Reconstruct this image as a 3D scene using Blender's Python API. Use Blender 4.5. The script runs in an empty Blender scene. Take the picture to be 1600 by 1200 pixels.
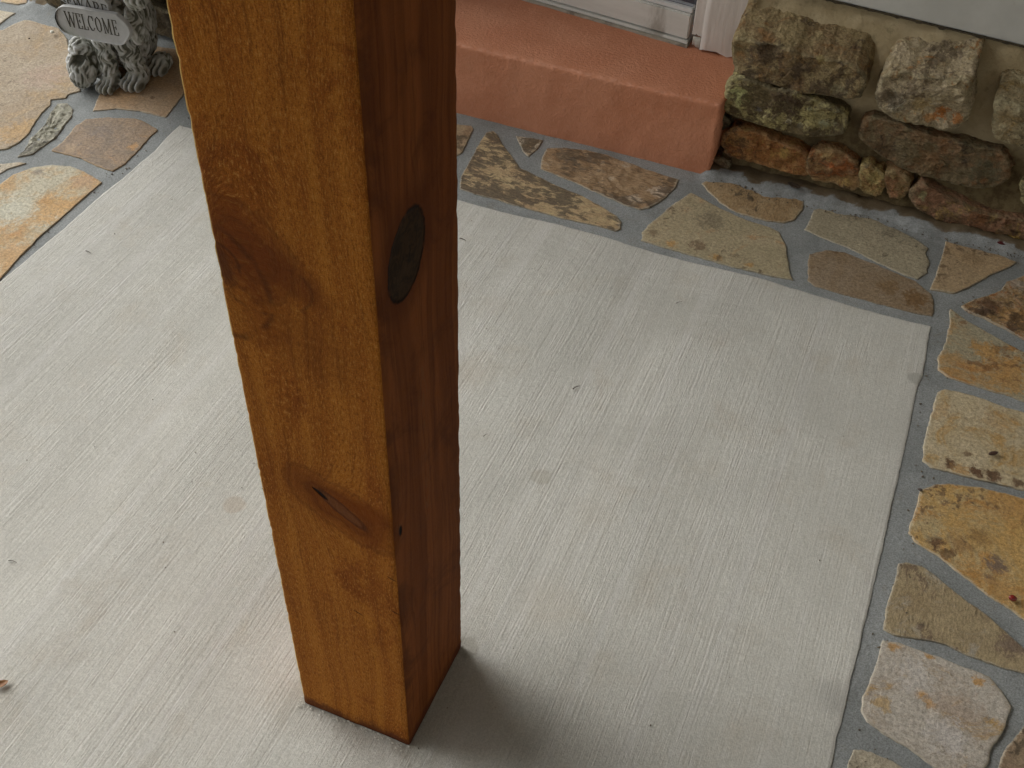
import bpy, bmesh, math, random
import numpy as np
from mathutils import Vector, Matrix, noise
random.seed(7)
S = bpy.context.scene
R = math.radians

# ------------------------------------------------------------------ camera
F, CH = 1767.679, 1.5                      # focal length in photo pixels, eye height in metres
_a, _b, _c = -0.36791598, 0.77927556, 0.03808232
def _rot(i, j, t):
    m = np.eye(3); m[i, i] = m[j, j] = math.cos(t); m[i, j] = -math.sin(t); m[j, i] = math.sin(t); return m
CM = _rot(0, 1, _c) @ _rot(1, 2, _b) @ np.array([[1, 0, 0], [0, 0, -1], [0, 1, 0.]]) @ _rot(0, 1, _a)
cam_d = bpy.data.cameras.new('camera'); cam = bpy.data.objects.new('camera', cam_d)
S.collection.objects.link(cam); S.camera = cam
cam_d.sensor_width = 36; cam_d.lens = 36 * F / 1600; cam_d.clip_start = .02; cam_d.clip_end = 600
mw = Matrix.Identity(4)
for i in range(3):
    mw[i][0] = CM[0][i]; mw[i][1] = -CM[1][i]; mw[i][2] = -CM[2][i]
mw[2][3] = CH
cam.matrix_world = mw

# ------------------------------------------------------------------ world, sun, exposure
SUN_EL, SUN_AZ = R(31), R(169)             # azimuth measured from +X towards +Y
W = bpy.data.worlds.new('World'); S.world = W; W.use_nodes = True
nt = W.node_tree; nt.nodes.clear()
sky = nt.nodes.new('ShaderNodeTexSky'); sky.sky_type = 'NISHITA'; sky.sun_disc = False
sky.sun_elevation = SUN_EL; sky.sun_rotation = math.pi / 2 - SUN_AZ; sky.dust_density = 3
hs = nt.nodes.new('ShaderNodeHueSaturation'); hs.inputs['Saturation'].default_value = .10
bg = nt.nodes.new('ShaderNodeBackground'); bg.inputs[1].default_value = .12
wo = nt.nodes.new('ShaderNodeOutputWorld')
nt.links.new(sky.outputs[0], hs.inputs['Color']); nt.links.new(hs.outputs[0], bg.inputs[0]); nt.links.new(bg.outputs[0], wo.inputs[0])
sd = bpy.data.lights.new('sun', 'SUN'); sd.energy = 1.5; sd.angle = R(56); sd.color = (1, .985, .93)
sun = bpy.data.objects.new('sun', sd); S.collection.objects.link(sun)
dvec = Vector((math.cos(SUN_AZ) * math.cos(SUN_EL), math.sin(SUN_AZ) * math.cos(SUN_EL), math.sin(SUN_EL)))
sun.rotation_euler = dvec.to_track_quat('Z', 'Y').to_euler()
S.view_settings.view_transform = 'Standard'; S.view_settings.look = 'None'
S.view_settings.exposure = 0.60; S.view_settings.gamma = 1
S.cycles.max_bounces = 8

# ------------------------------------------------------------------ helpers
def ray(x, y): return CM.T @ np.array([(x - 800) / F, (y - 600) / F, 1.])
def G(x, y, z=0.):                          # photo point on a level plane
    d = ray(x, y); t = (z - CH) / d[2]; return Vector((d[0] * t, d[1] * t, z))
def V(x, y, Y):                             # photo point on the upright plane at depth Y
    d = ray(x, y); t = Y / d[1]; return Vector((d[0] * t, Y, d[2] * t + CH))
def VX(x, y, X):
    d = ray(x, y); t = X / d[0]; return Vector((X, d[1] * t, d[2] * t + CH))

def tag(o, label=None, cat=None, group=None, kind=None):
    if label: o['label'] = label
    if cat: o['category'] = cat
    if group: o['group'] = group
    if kind: o['kind'] = kind
    return o
def empty(name, loc, label, cat, group=None):
    o = bpy.data.objects.new(name, None); o.location = loc; S.collection.objects.link(o)
    o.empty_display_size = .1
    return tag(o, label, cat, group)
def mesh_obj(name, verts, faces, mat, parent=None, smooth=True, origin=None, attrs=None):
    """verts in world space; the object's origin is placed at origin"""
    og = Vector(origin) if origin is not None else (Vector(parent.matrix_basis.translation) if parent else Vector((0, 0, 0)))
    me = bpy.data.meshes.new(name)
    me.from_pydata([tuple(Vector(v) - og) for v in verts], [], faces)
    if smooth: me.polygons.foreach_set('use_smooth', [True] * len(me.polygons))
    for k, vals in (attrs or {}).items():
        at = me.attributes.new(k, 'FLOAT', 'POINT'); at.data.foreach_set('value', vals)
    me.materials.append(mat); me.update()
    o = bpy.data.objects.new(name, me); S.collection.objects.link(o)
    if parent:
        o.parent = parent
        o.location = og - wloc(parent)
    else: o.location = og
    return o
def wloc(o):
    l = Vector(o.location)
    while o.parent: o = o.parent; l += Vector(o.location)
    return l
def bm_box(x0, x1, y0, y1, z0, z1, bev=.003):
    bm = bmesh.new(); bmesh.ops.create_cube(bm, size=1)
    for v in bm.verts:
        v.co = ((x0 + x1) / 2 + v.co.x * (x1 - x0), (y0 + y1) / 2 + v.co.y * (y1 - y0), (z0 + z1) / 2 + v.co.z * (z1 - z0))
    if bev: bmesh.ops.bevel(bm, geom=bm.edges[:], offset=bev, segments=2, affect='EDGES', profile=.5)
    return bm
def bm_obj(name, bm, mat, parent=None, origin=None, smooth=False):
    vs = [v.co.copy() for v in bm.verts]; bm.verts.index_update()
    fs = [[v.index for v in f.verts] for f in bm.faces]; bm.free()
    return mesh_obj(name, vs, fs, mat, parent, smooth, origin)
def nz(p, s=1., o=4, seed=0.):
    return noise.fractal(Vector((p[0] * s + seed, p[1] * s + seed * 1.7, p[2] * s - seed * .6)), 1., 2., o)

# ------------------------------------------------------------------ material helpers
class NT:
    def __init__(s, name):
        s.m = bpy.data.materials.new(name); s.m.use_nodes = True; s.t = s.m.node_tree; s.t.nodes.clear()
        s.out = s.n('ShaderNodeOutputMaterial'); s.b = s.n('ShaderNodeBsdfPrincipled')
        s.l(s.b.outputs[0], s.out.inputs[0])
    def n(s, ty, **k):
        q = s.t.nodes.new(ty)
        for a, v in k.items(): setattr(q, a, v)
        return q
    def l(s, a, b): s.t.links.new(a, b)
    def put(s, inp, v):
        if hasattr(v, 'is_output'): s.l(v, inp)
        elif isinstance(v, (tuple, list)) and len(v) == 3 and inp.type == 'RGBA': inp.default_value = (*v, 1)
        else: inp.default_value = v
    def math(s, op, a, b=None, c=None, clamp=False):
        q = s.n('ShaderNodeMath', operation=op); q.use_clamp = clamp; s.put(q.inputs[0], a)
        if b is not None: s.put(q.inputs[1], b)
        if c is not None: s.put(q.inputs[2], c)
        return q.outputs[0]
    def coord(s, kind='Object', scale=(1, 1, 1), loc=(0, 0, 0), rot=(0, 0, 0), src=None):
        if src is None: src = s.n('ShaderNodeTexCoord').outputs[kind]
        q = s.n('ShaderNodeMapping'); s.l(src, q.inputs[0])
        q.inputs['Scale'].default_value = scale; q.inputs['Location'].default_value = loc; q.inputs['Rotation'].default_value = rot
        return q.outputs[0]
    def noise(s, co, scale, detail=6, rough=.6, dist=0.):
        q = s.n('ShaderNodeTexNoise'); s.l(co, q.inputs['Vector']); q.inputs['Scale'].default_value = scale
        q.inputs['Detail'].default_value = detail; q.inputs['Roughness'].default_value = rough; q.inputs['Distortion'].default_value = dist
        return q.outputs[0]
    def step(s, v, lo, hi, a=0., b=1.):
        q = s.n('ShaderNodeMapRange'); q.interpolation_type = 'SMOOTHSTEP'; s.put(q.inputs[0], v)
        for i, x in enumerate((lo, hi, a, b)): s.put(q.inputs[i + 1], x)
        return q.outputs[0]
    def mix(s, f, a, b, mode='MIX'):
        q = s.n('ShaderNodeMix', data_type='RGBA', blend_type=mode); s.put(q.inputs[0], f); s.put(q.inputs[6], a); s.put(q.inputs[7], b)
        return q.outputs[2]
    def attr(s, name): return s.n('ShaderNodeAttribute', attribute_name=name).outputs['Fac']
    def bump(s, h, dist, strength=1., prev=None):
        q = s.n('ShaderNodeBump'); s.put(q.inputs['Height'], h); q.inputs['Distance'].default_value = dist; q.inputs['Strength'].default_value = strength
        if prev is not None: s.l(prev, q.inputs['Normal'])
        return q.outputs[0]
    def fin(s, col, rough=.8, normal=None, spec=.3):
        s.put(s.b.inputs['Base Color'], col); s.put(s.b.inputs['Roughness'], rough); s.b.inputs['Specular IOR Level'].default_value = spec
        if normal is not None: s.l(normal, s.b.inputs['Normal'])
        return s.m

def stone_mat(name, base, second, dark, dark_amt=.4, rust=None, rust_amt=.3, scale=9, seed=0, streak=(1, 1, 1), rim=(.40, .36, .28), rim_amt=.6, bump=.0034, rough=.75, edge_dark=0., ncut=48, spots=(), c0=None, wallY=None):
    k = NT(name); o = (seed * 3.1, seed * 1.7, seed * .9)
    co = k.coord('Object', (1, 1, 1), o); cs = k.coord('Object', streak, o)
    n1 = k.noise(co, scale * 1.5, 12, .72, .6); n2 = k.noise(cs, ncut, 12, .74, .5)
    n3 = k.noise(co, scale * 1.5, 12, .74, .9); n4 = k.noise(co, 420, 3, .65); n5 = k.noise(cs, 150, 6, .7)
    c = k.mix(k.step(n1, .41, .60), base, second)
    if rust: c = k.mix(k.math('MULTIPLY', k.step(n3, .60 - rust_amt * .26, .72 - rust_amt * .26), .85), c, rust)
    src = k.n('ShaderNodeTexCoord').outputs['Object']
    for (px, py, rr, col, am) in spots:
        q = k.n('ShaderNodeVectorMath', operation='DISTANCE'); k.l(src, q.inputs[0]); q.inputs[1].default_value = (V(px, py, wallY) if wallY else G(px, py)) - c0
        d = k.math('ADD', q.outputs['Value'], k.math('MULTIPLY', k.math('SUBTRACT', k.noise(co, 70, 8, .75, .5), .5), rr * 4.5))
        c = k.mix(k.math('MULTIPLY', k.step(d, rr * .5, rr * 1.2, 1., 0.), am), c, col)
    # dark lichen and iron stains sit in patches
    m = k.math('ADD', n2, k.math('MULTIPLY', k.math('SUBTRACT', k.noise(co, scale * .8, 4), .5), 1.0))
    if edge_dark: m = k.math('ADD', m, k.math('MULTIPLY', k.attr('side'), edge_dark))
    th = .70 - dark_amt * .34
    c = k.mix(k.math('MULTIPLY', k.step(m, th, th + .11), .80), c, dark)
    v = k.math('ADD', k.step(n4, .34, .66, .0, .30), k.step(n5, .34, .66, .0, .46)); v = k.math('ADD', v, .62)
    rmk = k.step(k.math('ADD', k.attr('rim'), k.math('MULTIPLY', k.math('SUBTRACT', n5, .5), 2.2)), .55, .95)
    c = k.mix(1., c, k.n('ShaderNodeCombineColor').outputs[0], 'MULTIPLY') if False else k.mix(1., c, _grey(k, v), 'MULTIPLY')
    c = k.mix(k.math('MULTIPLY', rmk, rim_amt), c, rim)
    h = k.math('ADD', k.math('MULTIPLY', n2, .9), k.math('ADD', k.math('MULTIPLY', n5, .35), k.math('MULTIPLY', n4, .16)))
    if wallY:      # broken rock: flat flakes with crisp steps between them
        wv = k.n('ShaderNodeVectorMath', operation='MULTIPLY_ADD'); k.l(co, wv.inputs[0]); wv.inputs[1].default_value = (1, 1, 1.6)
        nn = k.n('ShaderNodeTexNoise'); k.l(co, nn.inputs['Vector']); nn.inputs['Scale'].default_value = 30; nn.inputs['Detail'].default_value = 4
        sv = k.n('ShaderNodeVectorMath', operation='SCALE'); k.l(nn.outputs['Color'], sv.inputs[0]); sv.inputs['Scale'].default_value = .025; k.l(sv.outputs[0], wv.inputs[2])
        for sc_, am_ in ((55, 1.1), (130, .5)):
            vo = k.n('ShaderNodeTexVoronoi'); k.l(wv.outputs[0], vo.inputs['Vector']); vo.inputs['Scale'].default_value = sc_
            sp_ = k.n('ShaderNodeSeparateColor'); k.l(vo.outputs['Color'], sp_.inputs[0])
            h = k.math('ADD', h, k.math('MULTIPLY', k.math('ADD', sp_.outputs[0], k.math('MULTIPLY', vo.outputs['Distance'], .8)), am_))
    return k.fin(c, k.step(n2, .3, .7, rough + .1, rough - .12), k.bump(h, bump), .35)
def _grey(k, v):
    q = k.n('ShaderNodeCombineColor')
    for i in range(3): k.l(v, q.inputs[i])
    return q.outputs[0]
def simple_mat(name, a, b, scale=30, rough=.6, bump=.0006, sp=(1, 1, 1), dirt=None, dirt_amt=.2, spec=.4, fine=400):
    k = NT(name); co = k.coord('Object', sp); c0 = k.coord('Object')
    n1 = k.noise(co, scale, 7, .65); n2 = k.noise(co, fine, 3, .6); n3 = k.noise(c0, scale * .4, 6, .7, .5)
    c = k.mix(k.step(n1, .35, .65), a, b)
    if dirt: c = k.mix(k.math('MULTIPLY', k.step(n3, .66 - dirt_amt * .4, .8 - dirt_amt * .4), .8), c, dirt)
    h = k.math('ADD', n1, k.math('MULTIPLY', n2, .3))
    return k.fin(c, rough, k.bump(h, bump), spec)

# ------------------------------------------------------------------ ground sheets
k = NT('grass'); co = k.coord('Object')
lawn_m = k.fin(k.mix(k.step(k.noise(co, 3, 8), .4, .6), (.05, .085, .02), (.10, .12, .04)), .9, k.bump(k.noise(co, 60, 4), .02))
tag(mesh_obj('lawn', [(-200, -200, -.16), (200, -200, -.16), (200, 200, -.16), (-200, 200, -.16)], [(0, 1, 2, 3)], lawn_m, smooth=False), kind='structure')

# concrete slab
def concrete_mat():
    k = NT('brushed_concrete'); c0 = k.coord('Object')
    wob = k.noise(c0, 2.2, 3, .5)
    src = k.n('ShaderNodeTexCoord').outputs['Object']
    sx = k.n('ShaderNodeSeparateXYZ'); k.l(src, sx.inputs[0])
    xx = k.math('ADD', sx.outputs[0], k.math('MULTIPLY', k.math('SUBTRACT', wob, .5), .012))
    cb = k.n('ShaderNodeCombineXYZ'); k.l(xx, cb.inputs[0]); k.l(sx.outputs[1], cb.inputs[1]); k.l(sx.outputs[2], cb.inputs[2])
    br = k.coord(scale=(1, .014, 1), src=cb.outputs[0]); br2 = k.coord(scale=(1, .11, 1), src=cb.outputs[0])
    s1 = k.noise(br, 330, 5, .75); s2 = k.noise(br2, 430, 4, .7); sw = k.noise(br, 22, 4, .6)
    g = k.noise(c0, 420, 4, .65); g2 = k.noise(c0, 150, 5, .7); big = k.noise(c0, 2.6, 5, .6, .4); mid = k.noise(c0, 9, 6, .65, .5)
    # passes of the broom: across the slab the finish changes from smooth to coarse
    band = k.noise(br, 5, 3, .55)
    bumpamt = k.step(k.math('ADD', band, k.math('MULTIPLY', k.math('SUBTRACT', big, .5), .7)), .36, .66, .35, 1.15)
    c = k.mix(k.step(big, .35, .65), (.465, .458, .415), (.545, .538, .49))
    c = k.mix(k.math('MULTIPLY', k.step(mid, .50, .75), .5), c, (.44, .40, .33))
    c = k.mix(1., c, _grey(k, k.step(g, .33, .67, .86, 1.14)), 'MULTIPLY')
    c = k.mix(k.math('MULTIPLY', k.step(sw, .5, .72), .35), c, (.60, .59, .57))
    lm = k.step(k.math('ADD', band, k.math('MULTIPLY', k.math('SUBTRACT', big, .5), .9)), .34, .62, .28, 1.)
    lm = k.math('MULTIPLY', lm, k.step(sx.outputs[0], .05, -.9, .45, .95))
    c = k.mix(k.math('MULTIPLY', k.math('MULTIPLY', k.step(s1, .53, .66), .42), lm), c, (.30, .285, .255))
    c = k.mix(k.math('MULTIPLY', k.math('MULTIPLY', k.step(s1, .44, .34), .40), lm), c, (.68, .67, .64))
    c = k.mix(k.math('MULTIPLY', k.step(g2, .64, .72), .55), c, (.25, .225, .19))
    # round water spots and tan stains with a place of their own
    for (px, py, r, col, am) in ((846, 745, .019, (.37, .345, .29), .5), (1432, 592, .017, (.27, .26, .23), .5), (735, 590, .04, (.42, .35, .26), .2),
                                 (860, 945, .05, (.46, .40, .31), .22), (930, 800, .04, (.44, .39, .31), .18), (1300, 1090, .03, (.30, .29, .27), .45), (478, 1100, .05, (.33, .30, .25), .35), (560, 1135, .035, (.30, .27, .22), .4), (630, 1165, .02, (.30, .27, .22), .45), (728, 1012, .02, (.27, .24, .19), .4), (365, 790, .02, (.38, .30, .22), .4)):
        p = G(px, py); q = k.n('ShaderNodeVectorMath', operation='DISTANCE'); k.l(src, q.inputs[0]); q.inputs[1].default_value = p
        d = k.math('ADD', q.outputs['Value'], k.math('MULTIPLY', k.math('SUBTRACT', k.noise(c0, 40, 4), .5), r * .9))
        c = k.mix(k.math('MULTIPLY', k.step(d, r * (.75 if r < .03 else .2), r * (1.1 if r < .03 else 1.5), 1., 0.), am), c, col)
    c = k.mix(k.math('MULTIPLY', k.attr('rim'), k.step(k.noise(c0, 45, 5), .35, .62, .1, .8)), c, (.55, .54, .51))
    h = k.math('ADD', k.math('MULTIPLY', s1, 1.5), k.math('ADD', k.math('MULTIPLY', s2, .6), k.math('ADD', k.math('MULTIPLY', g, .5), k.math('MULTIPLY', g2, .25))))
    h = k.math('MULTIPLY', k.math('MULTIPLY', h, bumpamt), k.step(sx.outputs[0], .1, -.8, .62, 1.))
    return k.fin(c, .82, k.bump(h, .0021), .25)

slab_px_right = [(1455, 510), (1448, 548), (1442, 588), (1434, 604), (1414, 700), (1386, 825), (1363, 925), (1344, 1003), (1300, 1190)]
slab_px_back = [(280, 196), (400, 229), (600, 282), (718, 313), (760, 325), (800, 335), (870, 350), (940, 369), (1000, 388), (1070, 408), (1130, 421), (1200, 438), (1270, 460), (1330, 478), (1400, 497)]
slab_px_left = [(0, 440), (30, 415), (60, 390), (100, 357), (130, 330), (160, 303), (190, 280), (215, 258), (240, 237), (262, 213)]
poly = [G(*p) for p in slab_px_left] + [G(*p) for p in slab_px_back] + [G(*p) for p in slab_px_right]
poly += [Vector((.165, .4, 0)), Vector((.16, -.7, 0)), Vector((-.7, -.702, 0)), Vector((-1.62, -.70, 0)), Vector((-1.615, .5, 0))]

def resample(P, step):
    out = []
    for i in range(len(P)):
        a, b = P[i], P[(i + 1) % len(P)]; n = max(1, int((b - a).length / step))
        out += [a.lerp(b, j / n) for j in range(n)]
    return out
def inset_poly(P, d):
    n = len(P); area = sum(P[i].x * P[(i + 1) % n].y - P[(i + 1) % n].x * P[i].y for i in range(n)); s = 1 if area > 0 else -1
    out = []
    for i in range(n):
        t = (P[(i + 2) % n] - P[(i - 2) % n]).normalized(); out.append(P[i] + Vector((-t.y, t.x, 0)) * d * s)
    return out
def build_slab():
    P = resample(poly, .012)
    P = [p + Vector((nz(p, 25, 3) * .0014 + nz(p, 130, 3, 4) * .0011, nz(p, 25, 3, 9) * .0012 + nz(p, 130, 3, 8) * .0008, 0)) for p in P]
    rings = [(0, -.03), (0, -.002), (.0006, .0003), (.004, .0010), (.018, .0012)]
    verts, faces, rim = [], [], []
    n = len(P)
    for d, z in rings:
        Q = inset_poly(P, d) if d else P
        for p in Q:
            verts.append((p.x, p.y, z + (nz(p, 60, 3) * .0004 if 0 < d < .01 else 0))); rim.append({0: .4, .0006: .8, .003: .8}.get(d, 0))
    for r in range(len(rings) - 1):
        for i in range(n):
            j = (i + 1) % n; faces.append((r * n + j, r * n + i, (r + 1) * n + i, (r + 1) * n + j))
    bm = bmesh.new(); bv = [bm.verts.new(v) for v in verts]
    for f in faces: bm.faces.new([bv[i] for i in f])
    top = bm.faces.new(bv[-n:]); 
    bmesh.ops.recalc_face_normals(bm, faces=bm.faces[:])
    bmesh.ops.triangulate(bm, faces=[top])
    bm.verts.index_update(); vs = [v.co.copy() for v in bm.verts]; fs = [[v.index for v in f.verts] for f in bm.faces]; bm.free()
    o = mesh_obj('concrete_slab', vs, fs, concrete_mat(), smooth=False, attrs={'rim': rim})
    return tag(o, kind='structure')
build_slab()

# mortar bed that carries the flagstones
def mortar_ground_mat():
    k = NT('grey_mortar'); c0 = k.coord('Object')
    n1 = k.noise(c0, 5, 6, .6, .3); n2 = k.noise(c0, 60, 6, .7); n3 = k.noise(c0, 420, 3, .6); n4 = k.noise(c0, 190, 4, .7)
    c = k.mix(k.step(n1, .35, .65), (.215, .228, .225), (.285, .300, .298))
    c = k.mix(k.math('MULTIPLY', k.step(n2, .55, .75), .35), c, (.40, .41, .40))
    c = k.mix(k.math('MULTIPLY', k.step(n4, .62, .70), .7), c, (.12, .115, .10))
    c = k.mix(k.math('MULTIPLY', k.step(k.noise(c0, 22, 6, .7, .6), .56, .72), .45), c, (.22, .20, .165))
    c = k.mix(1., c, _grey(k, k.step(n3, .32, .68, .78, 1.22)), 'MULTIPLY')
    c = k.mix(k.step(k.math('ADD', k.attr('dirt'), k.math('MULTIPLY', k.math('SUBTRACT', n2, .5), 1.2)), .45, .75), c, k.mix(n2, (.10, .07, .04), (.16, .125, .075)))
    c = k.mix(k.math('MULTIPLY', k.attr('rim'), k.step(n2, .40, .65, .0, .45)), c, (.40, .42, .43))
    h = k.math('ADD', k.math('MULTIPLY', n3, .5), k.math('ADD', k.math('MULTIPLY', n4, .6), k.math('MULTIPLY', n2, .8)))
    return k.fin(c, .88, k.bump(h, .0016), .25)
def sstep(a, b, x):
    t = min(1, max(0, (x - a) / (b - a))); return t * t * (3 - 2 * t)
def build_mortar():
    xs = np.concatenate([np.arange(-4.2, -2.5, .1), np.arange(-2.5, .75, .0125), np.arange(.75, 3.01, .1)])
    ys = np.concatenate([np.arange(-1.7, .7, .1), np.arange(.7, 2.45, .0125)])
    verts, dirt, rim = [], [], []
    for y in ys:
        for x in xs:
            p = (x, y, 0); z = -.0009 + nz(p, 9, 3) * .0005 + nz(p, 40, 2, 5) * .0003
            fil = 0
            if -2.35 < x and not (-1.43 < x < -.40):
                fil = sstep(2.215, 2.275, y + nz(p, 14, 3) * .02)
            z += fil * (.016 + nz(p, 30, 3) * .008)
            dd = sstep(2.243, 2.268, y + nz(p, 18, 3) * .022) if -2.35 < x and not (-1.43 < x < -.40) else 0
            verts.append((x, y, z)); dirt.append(dd); rim.append(sstep(2.20, 2.235, y + nz(p, 10, 3, 3) * .02) * (1 - dd) if x > -.4 else 0)
    nx = len(xs); faces = [(j * nx + i, j * nx + i + 1, (j + 1) * nx + i + 1, (j + 1) * nx + i) for j in range(len(ys) - 1) for i in range(nx - 1)]
    # skirt down to the lawn
    o = mesh_obj('flagstone_paving', verts, faces, mortar_ground_mat(), attrs={'dirt': dirt, 'rim': rim})
    return tag(o, kind='structure')
paving = build_mortar()
bm = bm_box(-4.2, 3.0, -1.7, 2.44, -.3, -.012, 0)
tag(bm_obj('porch_foundation', bm, simple_mat('footing', (.3, .3, .28), (.36, .35, .33))), kind='structure')

# ------------------------------------------------------------------ generic rough stone from an outline
def chaikin(P, it=1):
    for _ in range(it):
        Q = []
        for i in range(len(P)):
            a, b = P[i], P[(i + 1) % len(P)]; Q += [a.lerp(b, .22), a.lerp(b, .78)]
        P = Q
    return P
def facet_h(p, sc, k, seed):
    q = Vector((p[0] * sc + seed, p[1] * sc, p[2] * sc * 1.3 - seed)); q += noise.noise_vector(q * .8) * .35
    f = noise.voronoi(q)[1][0]; rd = noise.noise_vector(f * 7.3 + Vector((3.1, 1.7, .4)))
    return (rd.dot(q - f) * 1.6 + noise.noise(f * 5.3) * .7) * k
def stone_verts(P, nrm, depth, seed, step=.008, edge_r=.004, wob=.003, relief=.0015, rel_scale=25, drop=None, center=None, ledge=0., back_shift=Vector((0, 0, 0)), face_tilt=None, chip=0., rnd=1, facet=None, facet2=None, ns=1):
    """P: outline in the plane of the face; nrm: outward normal of the face; depth: how far the stone runs back"""
    P = resample(chaikin(P, rnd) if rnd else P, step); n = len(P)
    c = center or sum(P, Vector()) / n
    up = nrm
    mean_r = sum((p - c).length for p in P) / n
    if wob: P = [p + (p - c).normalized() * (nz(p, 22, 3, seed) * wob + nz(p, 120, 3, seed + 3) * wob * .5) for p in P]
    nr = max(6, int(mean_r / step * .9))
    ns = max(ns, 1); NS = ns + 1
    prof = [(1.0, -depth + (depth - edge_r) * i / ns, 1) for i in range(ns)] + [(1.0, -edge_r, 1), (1 - .3 * edge_r / mean_r, -edge_r * .3, 1), (1 - edge_r / mean_r, 0, .9)]
    s0 = prof[-1][0]
    for i in range(1, nr + 1):
        s = s0 * (1 - i / nr); prof.append((s, 0, max(0, 1 - (s0 - s) * mean_r / .007)))
    verts, rim, side, faces = [], [], [], []
    for ri, (s, h, rm) in enumerate(prof):
        last = ri == len(prof) - 1
        for p in (P if not last else [c]):
            q = c + (p - c) * s
            isd = 1. if ri < NS else 0.
            hh = h
            if ri >= ns:
                k_ = min(1, (1 - s) * mean_r / .012 + .35)
                r_ = nz(q, rel_scale, 4, seed) * relief * k_
                if ledge:
                    t = nz(q, 7, 3, seed + 11) * 3; fr = t - math.floor(t)
                    r_ += (math.floor(t) + sstep(.0, .18, fr)) * ledge - ledge
                if facet: r_ += facet_h(q, facet[0], facet[1], seed) * min(1, (1 - s) * mean_r / .008 + .3)
                if facet2: r_ += facet_h(q, facet2[0], facet2[1], seed + 8) * min(1, (1 - s) * mean_r / .008 + .3)
                if chip and ri > ns:
                    r_ -= max(0, nz(q, 14, 3, seed + 21) - .25) * chip * (1 - min(1, (1 - s) * mean_r / .03))
                hh += r_
                if face_tilt: hh += face_tilt.dot(q - c)
            q = q + up * hh
            if ri < ns: q = q + back_shift * (1 - ri / ns)
            if 0 < ri <= ns:
                q = q + (p - c).normalized() * (nz(q, 45, 3, seed + 5) * wob * .6 + ((facet_h(q, facet[0], facet[1], seed + 4) + (facet_h(q, facet2[0], facet2[1], seed + 9) if facet2 else 0)) * (.35 if ns > 6 else 1) if facet and ri < ns else 0))
            verts.append(q); rim.append(rm if ri >= ns else 0); side.append(isd)
    for r in range(len(prof) - 2):
        for i in range(n):
            j = (i + 1) % n; faces.append((r * n + i, r * n + j, (r + 1) * n + j, (r + 1) * n + i))
    last = (len(prof) - 1) * n
    for i in range(n): faces.append(((len(prof) - 2) * n + i, (len(prof) - 2) * n + (i + 1) % n, last))
    # orientation so faces look along nrm
    a = sum(((P[i] - c).cross(P[(i + 1) % n] - c).dot(nrm) for i in range(n)))
    if a < 0: faces = [tuple(reversed(f)) for f in faces]
    return verts, faces, {'rim': rim, 'side': side}, c

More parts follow.
